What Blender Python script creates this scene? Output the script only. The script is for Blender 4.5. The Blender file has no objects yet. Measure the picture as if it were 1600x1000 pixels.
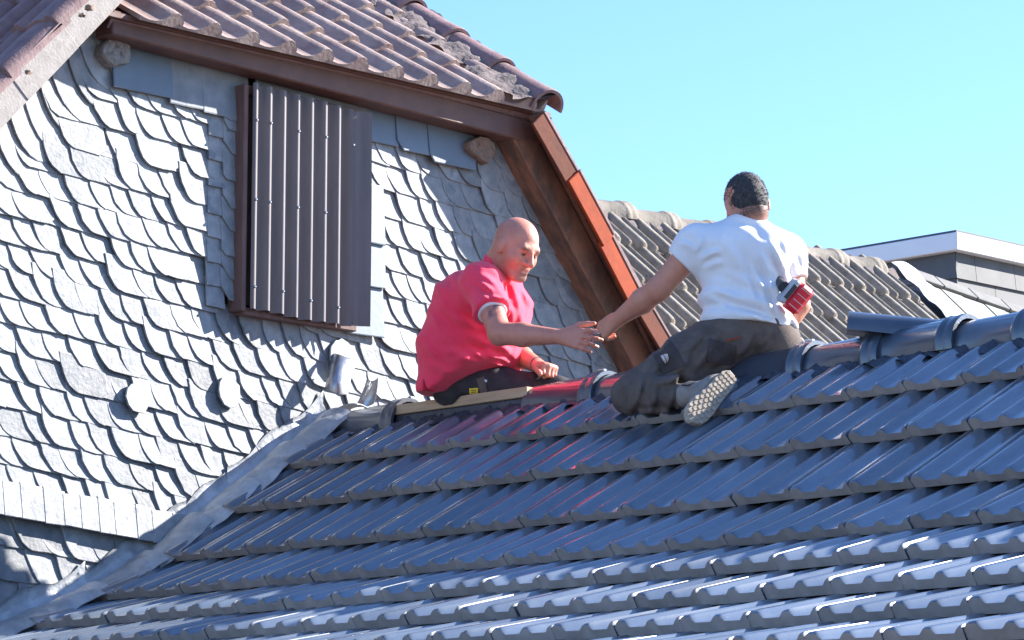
import bpy, math, random
import numpy as np
from mathutils import Vector, Matrix
from mathutils.bvhtree import BVHTree
R = math.radians
random.seed(7); rng = np.random.default_rng(7)
scene = bpy.context.scene
col = scene.collection

# ------------------------------------------------------------------ camera, world, sun, exposure
FPX = 5000.0                                   # focal length in pixels of the 1600 px wide photograph
PIT = math.atan(830 / FPX)
HA = math.pi - math.atan(5100 / (FPX / math.cos(PIT)))
h_ = np.array([math.cos(HA), math.sin(HA), 0]); CR = np.array([math.sin(HA), -math.cos(HA), 0])
z_ = np.array([0, 0, 1.0])
CF = h_ * math.cos(PIT) + z_ * math.sin(PIT); CU = -h_ * math.sin(PIT) + z_ * math.cos(PIT)
CAM = -(CR * (505 - 800) / FPX * 13.25 + CU * (500 - 660) / FPX * 13.25 + CF * 13.25)
cd = bpy.data.cameras.new('camera'); cam = bpy.data.objects.new('camera', cd); col.objects.link(cam)
cd.sensor_width = 36; cd.lens = FPX / 1600 * 36; cd.clip_start = .1; cd.clip_end = 3000
m = Matrix.Identity(4)
for i in range(3):
    m[i][0] = CR[i]; m[i][1] = CU[i]; m[i][2] = -CF[i]; m[i][3] = CAM[i]
cam.matrix_world = m
scene.camera = cam

SUN = np.array([1.0, 2.2, 1.36]); SUN /= np.linalg.norm(SUN)
SUN_EL = math.asin(SUN[2]); SUN_AZ = math.atan2(SUN[0], SUN[1])      # azimuth clockwise from +Y
world = bpy.data.worlds.new('World'); scene.world = world; world.use_nodes = True
wn = world.node_tree.nodes; wl = world.node_tree.links
bg = wn['Background']
sky = wn.new('ShaderNodeTexSky'); sky.sky_type = 'NISHITA'; sky.sun_disc = False
sky.sun_elevation = SUN_EL; sky.sun_rotation = SUN_AZ
sky.air_density = 1.0; sky.dust_density = .25; sky.ozone_density = 1.5
hs = wn.new('ShaderNodeMix'); hs.data_type = 'RGBA'; hs.blend_type = 'MULTIPLY'; hs.inputs['Factor'].default_value = 1
hs.inputs[7].default_value = (.77, 1.0, 1.36, 1)
wl.new(sky.outputs['Color'], hs.inputs[6]); wl.new(hs.outputs[2], bg.inputs['Color'])
bg.inputs['Strength'].default_value = .069
sd = bpy.data.lights.new('sun', 'SUN'); sd.energy = 4.7; sd.angle = R(.5); sd.color = (1, .95, .88)
sun = bpy.data.objects.new('sun', sd); col.objects.link(sun)
sun.rotation_euler = Vector(SUN).to_track_quat('Z', 'Y').to_euler()
sun.location = (5, 12, 9)
scene.view_settings.view_transform = 'Standard'; scene.view_settings.look = 'None'
scene.view_settings.gamma = 1; scene.view_settings.use_curve_mapping = False
scene.view_settings.exposure = 1.85

# ------------------------------------------------------------------ helpers
def ray(x, y): return CR * (x - 800) / FPX + CU * (500 - y) / FPX + CF
def onX(x, y, X=0.0):
    d = ray(x, y); return CAM + d * (X - CAM[0]) / d[0]
def onY(x, y, Y=0.0):
    d = ray(x, y); return CAM + d * (Y - CAM[1]) / d[1]
def onP(x, y, n, p):
    d = ray(x, y); n = np.array(n); return CAM + d * ((np.array(p) - CAM) @ n) / (d @ n)
def at(x, y, dep): return CAM + ray(x, y) * dep
def px(P):
    v = np.array(P) - CAM; zz = v @ CF; return 800 + FPX * (v @ CR) / zz, 500 - FPX * (v @ CU) / zz
def unit(v):
    v = np.array(v, float); return v / np.linalg.norm(v)
def parent_to(o, p):
    if p is None: return
    o.parent = p
    if p.parent is None and p.type == 'EMPTY': o.matrix_parent_inverse = Matrix.Translation(-p.location)
def link(name, me, mat=None, parent=None, matrix=None):
    o = bpy.data.objects.new(name, me); col.objects.link(o)
    if mat is not None and not me.materials: me.materials.append(mat)
    parent_to(o, parent)
    if matrix is not None: o.matrix_basis = matrix
    return o
def mk(v, f, smooth=False, name='mesh'):
    me = bpy.data.meshes.new(name); me.from_pydata([tuple(map(float, p)) for p in v], [], [tuple(map(int, q)) for q in f])
    me.update()
    if smooth:
        me.polygons.foreach_set('use_smooth', [True] * len(me.polygons))
        try: me.set_sharp_from_angle(angle=R(50))
        except Exception: pass
    return me
def obj(name, v, f, mat, parent=None, smooth=False): return link(name, mk(v, f, smooth, name), mat, parent)
def thing(name, label, cat, loc=(0, 0, 0), group=None):
    o = bpy.data.objects.new(name, None); col.objects.link(o); o.location = loc; o.empty_display_size = .2
    o['label'] = label; o['category'] = cat
    if group: o['group'] = group
    return o
def tag(o, label, cat, group=None):
    o['label'] = label; o['category'] = cat
    if group: o['group'] = group
    return o
class MB:
    def __init__(s): s.v = []; s.f = []
    def add(s, v, f):
        b = len(s.v); s.v += [tuple(p) for p in v]; s.f += [tuple(i + b for i in q) for q in f]; return s
    def hexa(s, p):   # 8 points: bottom 4 ccw, top 4 ccw
        return s.add(p, [(3, 2, 1, 0), (4, 5, 6, 7), (0, 1, 5, 4), (1, 2, 6, 5), (2, 3, 7, 6), (3, 0, 4, 7)])
    def box(s, lo, hi, bev=0):
        (a, b, c), (d, e, g) = lo, hi
        if bev <= 0: return s.hexa([(a, b, c), (d, b, c), (d, e, c), (a, e, c), (a, b, g), (d, b, g), (d, e, g), (a, e, g)])
        return s.obox(((np.array(lo) + hi) / 2), (1, 0, 0), (0, 1, 0), (0, 0, 1), (np.array(hi) - lo) / 2, bev)
    def obox(s, c, e1, e2, e3, hs, bev=0):
        c = np.array(c, float); E = [np.array(e, float) for e in (e1, e2, e3)]; hs = np.array(hs, float)
        P = lambda x, y, z: c + E[0] * x + E[1] * y + E[2] * z
        a, b, g = hs
        if bev <= 0:
            return s.hexa([P(-a, -b, -g), P(a, -b, -g), P(a, b, -g), P(-a, b, -g), P(-a, -b, g), P(a, -b, g), P(a, b, g), P(-a, b, g)])
        k = bev; v = []; ix = {}
        for sx in (-1, 1):
            for sy in (-1, 1):
                for sz in (-1, 1):
                    for w in range(3):
                        q = [sx * (a - (k if w != 0 else 0)), sy * (b - (k if w != 1 else 0)), sz * (g - (k if w != 2 else 0))]
                        ix[(sx, sy, sz, w)] = len(v); v.append(P(*q))
        f = []
        def quad(l, nrm):
            q = [v[i] for i in l]; n = np.cross(q[1] - q[0], q[2] - q[0])
            f.append(tuple(l) if n @ nrm > 0 else tuple(l[::-1]))
        for w in range(3):
            for sg in (-1, 1):
                o = [i for i in range(3) if i != w]; l = []
                for s1, s2 in ((-1, -1), (1, -1), (1, 1), (-1, 1)):
                    kk = [0, 0, 0]; kk[w] = sg; kk[o[0]] = s1; kk[o[1]] = s2; l.append(ix[(*kk, w)])
                quad(l, E[w] * sg)
        for w in range(3):
            o = [i for i in range(3) if i != w]
            for s1 in (-1, 1):
                for s2 in (-1, 1):
                    l = []
                    for sg, ww in ((-1, o[0]), (1, o[0]), (1, o[1]), (-1, o[1])):
                        kk = [0, 0, 0]; kk[w] = sg; kk[o[0]] = s1; kk[o[1]] = s2; l.append(ix[(*kk, ww)])
                    quad(l, E[o[0]] * s1 + E[o[1]] * s2)
        for sx in (-1, 1):
            for sy in (-1, 1):
                for sz in (-1, 1):
                    quad([ix[(sx, sy, sz, w)] for w in range(3)], E[0] * sx + E[1] * sy + E[2] * sz)
        return s.add(v, f)
    def prism(s, poly, ext):     # polygon (list of 3D points, ccw seen from +ext) extruded by -ext
        poly = [np.array(p, float) for p in poly]; n = len(poly); e = np.array(ext, float)
        v = poly + [p - e for p in poly]
        return s.add(v, [tuple(range(n)), tuple(range(2 * n - 1, n - 1, -1))] + [(i, n + i, n + (i + 1) % n, (i + 1) % n) for i in range(n)])
    def tube(s, pts, rad, n=8):
        pts = [np.array(p, float) for p in pts]; rings = []
        for i, p in enumerate(pts):
            t = unit(pts[min(i + 1, len(pts) - 1)] - pts[max(i - 1, 0)])
            a = unit(np.cross(t, (0, 0, 1) if abs(t[2]) < .9 else (1, 0, 0))); b = np.cross(t, a)
            rr = rad[i] if hasattr(rad, '__len__') else rad
            rings.append([p + (a * math.cos(2 * math.pi * k / n) + b * math.sin(2 * math.pi * k / n)) * rr for k in range(n)])
        v = [q for r in rings for q in r]; f = []
        for i in range(len(rings) - 1):
            for k in range(n):
                f.append((i * n + k, i * n + (k + 1) % n, (i + 1) * n + (k + 1) % n, (i + 1) * n + k))
        f += [tuple(range(n - 1, -1, -1)), tuple((len(rings) - 1) * n + k for k in range(n))]
        return s.add(v, f)
    def grid(s, fn, nu, nv):
        v = [fn(i / nu, j / nv) for j in range(nv + 1) for i in range(nu + 1)]
        return s.add(v, [(j * (nu + 1) + i, j * (nu + 1) + i + 1, (j + 1) * (nu + 1) + i + 1, (j + 1) * (nu + 1) + i) for j in range(nv) for i in range(nu)])
    def done(s, name, mat, parent=None, smooth=False): return obj(name, s.v, s.f, mat, parent, smooth)

# ------------------------------------------------------------------ materials
def pm(name, c1, c2=None, rough=.7, scale=8, detail=6, rnd=.0, bump=.0, bscale=40, spec=.5, coat=0, coat_r=.1, metal=0, stretch=(1, 1, 1),
       spots=None, rnd_hue=0, contrast=(.35, .65), sheen=0, attr=None, stops=None):
    mt = bpy.data.materials.new(name); mt.use_nodes = True; nt = mt.node_tree; N = nt.nodes; L = nt.links
    b = N['Principled BSDF']; b.inputs['Roughness'].default_value = rough; b.inputs['Specular IOR Level'].default_value = spec
    b.inputs['Metallic'].default_value = metal; b.inputs['Coat Weight'].default_value = coat; b.inputs['Coat Roughness'].default_value = coat_r
    if sheen: b.inputs['Sheen Weight'].default_value = sheen
    geo = N.new('ShaderNodeNewGeometry'); mp = N.new('ShaderNodeMapping'); mp.inputs['Scale'].default_value = stretch
    L.new(geo.outputs['Position'], mp.inputs['Vector'])
    no = N.new('ShaderNodeTexNoise'); no.inputs['Scale'].default_value = scale; no.inputs['Detail'].default_value = detail; no.inputs['Roughness'].default_value = .62
    L.new(mp.outputs[0], no.inputs['Vector'])
    mr = N.new('ShaderNodeMapRange'); mr.inputs[1].default_value, mr.inputs[2].default_value = contrast; L.new(no.outputs['Fac'], mr.inputs[0])
    mx = N.new('ShaderNodeMix'); mx.data_type = 'RGBA'; mx.inputs[6].default_value = (*c1, 1); mx.inputs[7].default_value = (*(c2 or c1), 1)
    L.new(mr.outputs[0], mx.inputs['Factor']); out = mx.outputs[2]
    if spots:
        sc, th, sc_col = spots
        n2 = N.new('ShaderNodeTexNoise'); n2.inputs['Scale'].default_value = sc; n2.inputs['Detail'].default_value = 4; L.new(geo.outputs['Position'], n2.inputs['Vector'])
        r2 = N.new('ShaderNodeMapRange'); r2.inputs[1].default_value = th; r2.inputs[2].default_value = th + .06; L.new(n2.outputs['Fac'], r2.inputs[0])
        m2 = N.new('ShaderNodeMix'); m2.data_type = 'RGBA'; L.new(out, m2.inputs[6]); m2.inputs[7].default_value = (*sc_col, 1); L.new(r2.outputs[0], m2.inputs['Factor']); out = m2.outputs[2]
    if rnd or rnd_hue:
        oi = N.new('ShaderNodeObjectInfo'); hv = N.new('ShaderNodeHueSaturation')
        a = N.new('ShaderNodeMapRange'); a.inputs[3].default_value = 1 - rnd; a.inputs[4].default_value = 1 + rnd; L.new(oi.outputs['Random'], a.inputs[0]); L.new(a.outputs[0], hv.inputs['Value'])
        if rnd_hue:
            w = N.new('ShaderNodeMath'); w.operation = 'FRACT'; w2 = N.new('ShaderNodeMath'); w2.operation = 'MULTIPLY'; w2.inputs[1].default_value = 7.31
            L.new(oi.outputs['Random'], w2.inputs[0]); L.new(w2.outputs[0], w.inputs[0])
            a2 = N.new('ShaderNodeMapRange'); a2.inputs[3].default_value = .5 - rnd_hue; a2.inputs[4].default_value = .5 + rnd_hue; L.new(w.outputs[0], a2.inputs[0]); L.new(a2.outputs[0], hv.inputs['Hue'])
        L.new(out, hv.inputs['Color']); out = hv.outputs[0]
    if attr:      # list of (attribute name, colour)
        for an, ac in attr:
            at_ = N.new('ShaderNodeAttribute'); at_.attribute_name = an
            m3 = N.new('ShaderNodeMix'); m3.data_type = 'RGBA'; L.new(out, m3.inputs[6]); m3.inputs[7].default_value = (*ac, 1); L.new(at_.outputs['Fac'], m3.inputs['Factor']); out = m3.outputs[2]
    L.new(out, b.inputs['Base Color'])
    if bump:
        n3 = N.new('ShaderNodeTexNoise'); n3.inputs['Scale'].default_value = bscale; n3.inputs['Detail'].default_value = 5; L.new(mp.outputs[0], n3.inputs['Vector'])
        bp = N.new('ShaderNodeBump'); bp.inputs['Strength'].default_value = bump; bp.inputs['Distance'].default_value = .01; L.new(n3.outputs['Fac'], bp.inputs['Height']); L.new(bp.outputs[0], b.inputs['Normal'])
    return mt
M = {}
M['slate'] = pm('slate', (.165, .18, .195), (.255, .262, .27), rough=.62, scale=17, rnd=.24, bump=.28, bscale=55, spots=(13, .60, (.15, .165, .185)))
M['slate_blue'] = pm('blue_slate_board', (.11, .145, .19), (.135, .17, .21), rough=.5, scale=6, rnd=.08, bump=.08, bscale=30)
M['slate_pale'] = pm('pale_slate_board', (.155, .172, .195), (.215, .232, .25), rough=.65, scale=14, rnd=.07, bump=.2, bscale=40)
M['wall_dark'] = pm('wall_boarding', (.035, .032, .03), (.06, .05, .045), rough=.9)
M['tile'] = pm('glazed_tile', (.080, .103, .140), (.112, .136, .168), rough=.36, scale=9, rnd=.26, bump=.05, bscale=120, spec=.8, coat=1.0, coat_r=.12, stretch=(3, 1, 1), spots=(34, .70, (.17, .17, .17)))
M['ridge_tile'] = pm('glazed_ridge_tile', (.034, .046, .068), (.050, .062, .085), rough=.36, scale=9, rnd=.2, bump=.06, bscale=90, spec=.7, coat=.8, coat_r=.16)
M['tile_lip'] = pm('brightened_tile_lip', (.27, .24, .23), (.34, .30, .285), rough=.8, scale=20, rnd=.15)  # brightness painted into the colour, since the lip faces lie in shade
M['tile_edge'] = pm('tile_deck', (.02, .02, .025), rough=.9)
M['clay'] = pm('old_clay_tile', (.23, .155, .14), (.33, .255, .225), rough=.75, scale=9, rnd=.10, bump=.25, bscale=60, spots=(22, .70, (.19, .14, .13)))
M['clay_dark'] = pm('weathered_clay_tile', (.17, .10, .10), (.25, .16, .155), rough=.75, scale=11, rnd=.12, bump=.25, bscale=60, spots=(14, .66, (.16, .12, .10)))
M['verge_grey'] = pm('grey_verge_tile', (.25, .222, .205), (.33, .295, .275), rough=.8, scale=20, rnd=.05, bump=.2, bscale=90)
M['orange'] = pm('orange_clay', (.36, .055, .012), (.27, .042, .013), spec=.2, rough=.75, scale=12, rnd=.12, bump=.12)
M['rust_clay'] = pm('red_brown_clay', (.15, .042, .024), (.10, .034, .022), spec=.2, rough=.8, scale=14, rnd=.1, bump=.15)
M['mortar'] = pm('mortar', (.105, .082, .082), (.17, .135, .128), rough=.95, scale=22, bump=.9, bscale=45)
M['beam'] = pm('painted_timber', (.095, .042, .034), (.14, .065, .045), rough=.6, scale=6, stretch=(1, 1, 1), bump=.2, bscale=30)
M['barge'] = pm('weathered_timber', (.27, .115, .065), (.11, .062, .042), rough=.75, scale=7, stretch=(3, 1.2, .8), bump=.3, bscale=24, contrast=(.4, .62))
M['endgrain'] = pm('grey_end_grain', (.17, .15, .14), (.26, .235, .22), rough=.9, scale=40, bump=.7, bscale=50)
M['endbrown'] = pm('brown_end_grain', (.24, .16, .12), (.15, .10, .075), rough=.9, scale=30, bump=.7, bscale=40)
M['shutter'] = pm('brown_sheet', (.122, .10, .10), (.155, .127, .124), rough=.5, scale=5, stretch=(1, 6, .6), bump=.05)
M['frame'] = pm('shutter_frame_wood', (.12, .065, .058), (.16, .092, .08), rough=.7, scale=9, stretch=(6, 6, 1), bump=.15)
M['lead'] = pm('lead_sheet', (.27, .285, .31), (.42, .435, .45), rough=.42, scale=12, rnd=.16, bump=.6, bscale=26, metal=.15, spots=(9, .66, (.26, .24, .23)))
M['zinc'] = pm('zinc_sheet', (.45, .45, .46), (.36, .35, .35), rough=.3, scale=14, bump=.4, bscale=24, metal=.75)
M['pine'] = pm('new_pine', (.50, .36, .23), (.40, .27, .16), rough=.65, scale=5, stretch=(1, 14, 14), bump=.08)
M['felt'] = pm('ridge_roll', (.035, .038, .055), (.055, .06, .08), rough=.45, scale=30, bump=.6, bscale=60)
M['grey_tile'] = pm('grey_concrete_tile', (.165, .142, .115), (.27, .235, .195), rough=.85, scale=13, rnd=.08, bump=.3, bscale=60, spots=(26, .70, (.12, .12, .10)))
M['panel'] = pm('fibre_panel', (.27, .265, .245), (.20, .205, .185), rough=.85, scale=7, rnd=.06, bump=.25, spots=(12, .68, (.40, .36, .22)))
M['ridge_dark'] = pm('dark_ridge_strip', (.09, .088, .086), (.13, .125, .12), rough=.7, scale=9, bump=.2, rnd=.08)
M['white_flash'] = pm('pale_flashing', (.60, .60, .64), (.70, .70, .72), rough=.6, scale=8)
M['fascia'] = pm('white_fascia', (.72, .72, .75), (.76, .76, .78), rough=.45, scale=3)
M['clad'] = pm('dark_cladding', (.075, .075, .08), (.10, .10, .105), rough=.7, scale=5, rnd=.10)
M['render'] = pm('wall_render', (.45, .42, .37), (.5, .47, .42), rough=.9, scale=3)
M['ground'] = pm('ground', (.20, .165, .13), (.27, .22, .18), rough=.95, scale=.4)
M['skin_red'] = pm('skin_tanned', (.53, .20, .135), (.60, .245, .175), rough=.45, scale=24, spec=.45, bump=.12, bscale=90,
                   attr=[('lip', (.36, .09, .075)), ('stubble', (.23, .155, .135)), ('eye', (.045, .03, .03)), ('ink', (.12, .085, .09))])
M['skin_white'] = pm('skin_fair', (.50, .21, .14), (.56, .25, .17), rough=.5, scale=24, spec=.4, bump=.12, bscale=90,
                     attr=[('lip', (.36, .10, .08)), ('stubble', (.05, .042, .04)), ('eye', (.05, .03, .03)), ('ink', (.42, .17, .12))])
M['pink'] = pm('pink_cotton', (.95, .045, .10), (.97, .06, .125), rough=.85, scale=14, spec=.25, bump=.25, bscale=220, sheen=.2)
M['cotton'] = pm('white_cotton', (.78, .78, .80), (.72, .72, .76), rough=.9, scale=9, spec=.2, bump=.2, bscale=220, sheen=.1)
M['work'] = pm('work_trousers', (.092, .070, .060), (.135, .107, .094), rough=.85, scale=16, spec=.25, bump=.3, bscale=200, spots=(9, .62, (.13, .095, .08)))
M['work_dark'] = pm('dark_trousers', (.030, .026, .030), (.05, .045, .05), rough=.8, scale=16, spec=.3, bump=.25, bscale=200)
M['belt'] = pm('belt_leather', (.03, .028, .03), (.06, .05, .045), rough=.5)
M['hair'] = pm('short_hair', (.018, .017, .018), (.062, .058, .06), rough=.75, scale=160, bump=.35, bscale=400)
M['hair_dark'] = pm('hair_strand', (.018, .016, .016), (.10, .094, .094), rough=.6, scale=240)
M['grey_shoe'] = pm('shoe_suede', (.20, .17, .15), (.27, .235, .21), rough=.9, scale=30, bump=.3)
M['sole'] = pm('shoe_sole', (.34, .28, .22), (.42, .355, .28), rough=.85, scale=40, bump=.3)
M['red_plastic'] = pm('red_plastic', (.62, .012, .03), (.66, .02, .035), rough=.35, spec=.5)
M['black_plastic'] = pm('black_plastic', (.03, .032, .036), (.05, .05, .055), rough=.5)
M['grey_plastic'] = pm('grey_plastic', (.42, .43, .46), (.36, .37, .40), rough=.5)
M['steel'] = pm('steel', (.5, .5, .5), rough=.3, metal=.9)
M['yellow'] = pm('yellow_label', (.75, .55, .03), (.8, .6, .05), rough=.7)
M['ink_dark'] = pm('dark_print', (.06, .05, .04), rough=.8)
M['patch'] = pm('knee_patch_cloth', (.045, .034, .032), (.07, .05, .046), rough=.85, scale=20, bump=.3, bscale=160)
M['emblem'] = pm('pale_print', (.55, .50, .48), rough=.8)

# ------------------------------------------------------------------ ground
g = obj('ground', [(-900, -900, -8), (900, -900, -8), (900, 900, -8), (-900, 900, -8)], [(0, 1, 2, 3)], M['ground']); g['kind'] = 'structure'

# ------------------------------------------------------------------ slated gable house
house = thing('gable_house', 'old house with a pale slate-hung gable and brown clay-tiled half-hipped roof', 'house', (-.5, 0, -8))
EAVE_Z = 1.45; APEX = 2.92
GP = [(-2.75, -7.95), (-2.75, -.02), (-1.20, 1.575), (1.165, 1.575), (2.75, -.32), (2.75, -7.95)]
wall = MB().prism([(-.045, y, z) for y, z in GP], (8, 0, 0)).done('gable_wall', M['wall_dark'], house)

def clip(poly, n, d):     # keep n.p <= d
    out = []
    for i in range(len(poly)):
        a, b = poly[i], poly[(i + 1) % len(poly)]; da = a[0] * n[0] + a[1] * n[1] - d; db = b[0] * n[0] + b[1] * n[1] - d
        if da <= 0: out.append(a)
        if da * db < 0:
            t = da / (da - db); out.append((a[0] + t * (b[0] - a[0]), a[1] + t * (b[1] - a[1])))
    return out
def halfplane(p, q):      # keep the left of p->q
    e = unit((q[0] - p[0], q[1] - p[1])); n = (e[1], -e[0]); return n, n[0] * p[0] + n[1] * p[1]
HP = [halfplane((1.16, 1.56), (-1.20, 1.56)), halfplane((-1.20, 1.575), (-2.75, -.02)), halfplane((2.70, -.32), (1.15, 1.575))]
slate_list = []            # (size, verts, faces, material)
def add_slate(poly, plane, th=.007, mat='slate', bow=0):
    """poly: ccw in (Y,Z); plane(y,z)->X of the outer face"""
    for n, d in HP:
        poly = clip(poly, n, d)
        if len(poly) < 3: return
    A = sum(poly[i][0] * poly[(i + 1) % len(poly)][1] - poly[(i + 1) % len(poly)][0] * poly[i][1] for i in range(len(poly))) / 2
    if abs(A) < .0012: return
    if A < 0: poly = poly[::-1]
    n = len(poly); c = (sum(p[0] for p in poly) / n, sum(p[1] for p in poly) / n)
    v = [(plane(y, z), y, z) for y, z in poly]
    v2 = [(x - th, c[0] + (y - c[0]) * .995, c[1] + (z - c[1]) * .995) for x, y, z in v]
    ch = [(x + .0015, c[0] + (y - c[0]) * .96, c[1] + (z - c[1]) * .96) for x, y, z in v]
    f = [tuple(range(n))] + [(i, (i + 1) % n, n + (i + 1) % n, n + i) [::-1] for i in range(n)] + [(n + i, n + (i + 1) % n, 2 * n + (i + 1) % n, 2 * n + i)[::-1] for i in range(n)]
    x, y = px((0, *c)); vis = -30 < x < 1060 and -30 < y < 1020
    slate_list.append((abs(A) if vis else -1, ch + v + v2, f, mat))
def course_slope(z): return -math.tan(R(np.interp(z, [-.5, .2, .9], [4.0, 2.8, 1.2])))
SH = (-.515, .155, .402, 1.345)       # shutter rectangle Y0,Y1,Z0,Z1
ARC = [(0, 1.0), (.05, .80), (.14, .58), (.27, .37), (.44, .19), (.64, .065), (.84, .01), (1.0, 0)]
def scale_slate(y0, z0, w, h, lean, sl, jit=.004):
    """scale-like slate; y0 = left top of its visible edge at the course line, z0 = course base"""
    rt = random.uniform(-.045, .05); lt_ = random.uniform(-.025, .03); lf = random.uniform(-.003, .004); hh = h * random.uniform(.97, 1.06)
    base = lambda y: z0 + sl * y
    arc = [(y0 + lean * a + random.uniform(-jit, jit) * .9, base(y0 + lean * a) + hh * b + random.uniform(-jit, jit) * .55) for a, b in ARC]
    bot = [(y0 + lean + w * t, base(y0 + lean + w * t) + random.uniform(-jit, jit) * .5 - .002) for t in (.45, .9)]
    right = [(y0 + lean + w + .03, base(y0 + lean + w) + .2 * h), (y0 + w + lean * .55 + .05, base(y0 + w) + hh * 1.3)]
    top = [(y0 - .004, base(y0) + hh * 1.32)]
    poly = arc + bot + right + top
    c = .016 + lf
    pl = lambda y, z: max(-.030, c - (.062 + lt_) * (y - y0 - lean * .25) - (.105 + rt) * (z - base(y)) + .10 * max(0, .3 * lean - (y - y0)) * 0)
    add_slate(poly, pl)
# main field of courses
z = -.53; k = 0
rows = []
while z < 1.5:
    rows.append(z); z += random.uniform(.108, .120)
for ri, z0 in enumerate(rows):
    h = (rows[ri + 1] - z0) if ri + 1 < len(rows) else .115
    sl = course_slope(z0)
    y = -2.0 + random.uniform(0, .1)
    while y < 2.4:
        w = random.uniform(.085, .142)
        if y > .75: w *= 1.2
        yc, zc = y + w * .6, z0 + sl * y + h * .5
        lean = random.uniform(.088, .118)
        inside_sh = SH[0] - .10 < y + .02 and y + w < SH[1] - .12 and SH[2] + .03 < zc < SH[3]
        left_col = SH[0] - .16 < yc < SH[0] + .1 and SH[2] - .02 < zc < 1.16
        right_col = SH[1] - .06 < yc < SH[1] + .10 and .40 < zc < 1.0
        top_band = zc > 1.24 and -1.12 < yc < 1.0
        verge_l = zc > (yc + 1.20) * 1.029 + 1.575 - .20
        verge_r = (zc - 1.575) > -(yc - 1.165) * 1.196 - .36 and yc > .8
        below = zc < max(.69 * yc - .05, -.43 - .075 * (yc + 1.626)) if yc < 0 else zc < -.12
        if not (inside_sh or left_col or right_col or top_band or verge_l or verge_r or below):
            scale_slate(y, z0, w, h, lean, sl)
        y += w
# slates along the left verge: long pieces that sweep down from it
a0, a1 = np.array((-2.3, .44)), np.array((-1.12, 1.655))
n = 19
for i in range(n):
    p = a0 + (a1 - a0) * i / (n - 1) + rng.normal(0, .006, 2)
    L = random.uniform(.22, .27)
    poly = [(p[0] + L * a * .78, p[1] - L * (1 - b) * 1.0) for a, b in ARC]
    e = (a1 - a0) / (n - 1) * 1.0
    poly += [(poly[-1][0] + .09, poly[-1][1] + .03), (p[0] + .26, p[1] + .03), (p[0] + .06, p[1] + .1)]
    c = .020 + random.uniform(-.003, .003)
    add_slate(poly, lambda y, z, p=p, c=c: c - .10 * (y - p[0]) - .05 * (z - p[1] + .2))
# wide slates along the right verge
b0, b1 = np.array((2.30, .22)), np.array((1.10, 1.655)); n = 13
for i in range(n):
    p = b0 + (b1 - b0) * i / (n - 1)
    W = random.uniform(.36, .46); H = random.uniform(.22, .26)
    poly = [(p[0] - W + .20 * a, p[1] - .16 + H * b - .5 * (0)) for a, b in ARC]
    poly = [(y + random.uniform(-.005, .005), zz + random.uniform(-.005, .005)) for y, zz in poly]
    poly += [(p[0] + .06, p[1] - .20), (p[0] + .10, p[1] + .02), (p[0] - W * .6, p[1] + .13)]
    add_slate(poly, lambda y, z, p=p: .012 - .05 * (y - p[0] + .3) - .10 * (z - p[1] + .15), mat='slate')
# straight boards under the eave
def rect_slate(y0, y1, z0, z1, mat, sl=0, chamf=0, x0=.022, tilt=.10, lean=0):
    j = lambda: random.uniform(-.003, .003)
    b = lambda y: z0 + sl * (y - y0)
    poly = [(y0 + chamf + j(), b(y0) + j()), (y1 + lean + j(), b(y1) + j()), (y1 + j(), b(y1) + z1 - z0 + j()), (y0 + j(), z1 + j())]
    if chamf: poly.append((y0 + j(), b(y0) + chamf * 1.2 + j()))
    add_slate(poly, lambda y, z: x0 - tilt * (z - z0) - .012 * (y - y0), mat=mat)
rect_slate(-1.15, -.84, 1.225, 1.46, 'slate_blue', x0=.030)
for y0, y1 in ((-.86, -.76), (-.78, -.67), (-.69, -.585), (-.605, -.46)):
    rect_slate(y0, y1 + .02, 1.20 + random.uniform(-.012, .012), 1.47, 'slate_pale', x0=.026 + random.uniform(0, .004), chamf=.0 if y1 < -.5 else .05)
rect_slate(.20, .40, 1.225, 1.48, 'slate_blue', chamf=.02, x0=.024)
rect_slate(.385, .58, 1.215, 1.48, 'slate_blue', chamf=.035, x0=.030)
rect_slate(.57, .855, 1.190, 1.48, 'slate_blue', chamf=.03, x0=.036)
for y0 in (-.40, -.28, -.16, -.04, .08):
    rect_slate(y0, y0 + .14, 1.24, 1.47, 'slate_pale', x0=.026)
# column of cut slates left of the shutter, three boards on its right
zz = .42
while zz < 1.15:
    hgt = random.uniform(.085, .12)
    rect_slate(-.645, -.55, zz - .01, zz + hgt + .03, 'slate_pale', sl=-.04, chamf=.0, x0=.016)
    rect_slate(-.575, -.46, zz + .025, zz + hgt + .07, 'slate_pale', sl=-.02, chamf=random.choice([.03, .045, .02]), x0=.026)
    zz += hgt
for z0, z1, y1 in ((.385, .60, .315), (.595, .79, .322), (.785, 1.04, .316)):
    rect_slate(.10, y1, z0, z1, 'slate_blue', x0=.034, tilt=.06)
# flat kick band and the bigger courses under it
y = -1.9; i = 0
while y < -.62:
    w = random.uniform(.075, .115); b = -.389 - .072 * (y + 1.626)
    add_slate([(y, b - .122 + random.uniform(-.004, .004)), (y + w + .02, b - .122 - .072 * w), (y + w + .012, b + .012 - .07 * w), (y, b + .012 + random.uniform(-.008, .008))],
              lambda yy, z, b=b, i=i, y=y: .050 - .16 * (z - b + .12) - .03 * (yy - y), mat='slate_pale')
    y += w; i += 1
for r_, (zb, h) in enumerate(((-.66, .15), (-.79, .15), (-.93, .15), (-1.07, .15))):
    y = -2.1 + random.uniform(0, .1)
    while y < -.72:
        w = random.uniform(.10, .135) if r_ == 0 else random.uniform(.14, .2)
        if zb + h * .5 > .69 * y - .12: scale_slate(y, zb - .07 * (y + 1.6) - .0, w, h, random.uniform(.09, .12), 0 if False else -.02)
        y += w
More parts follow.
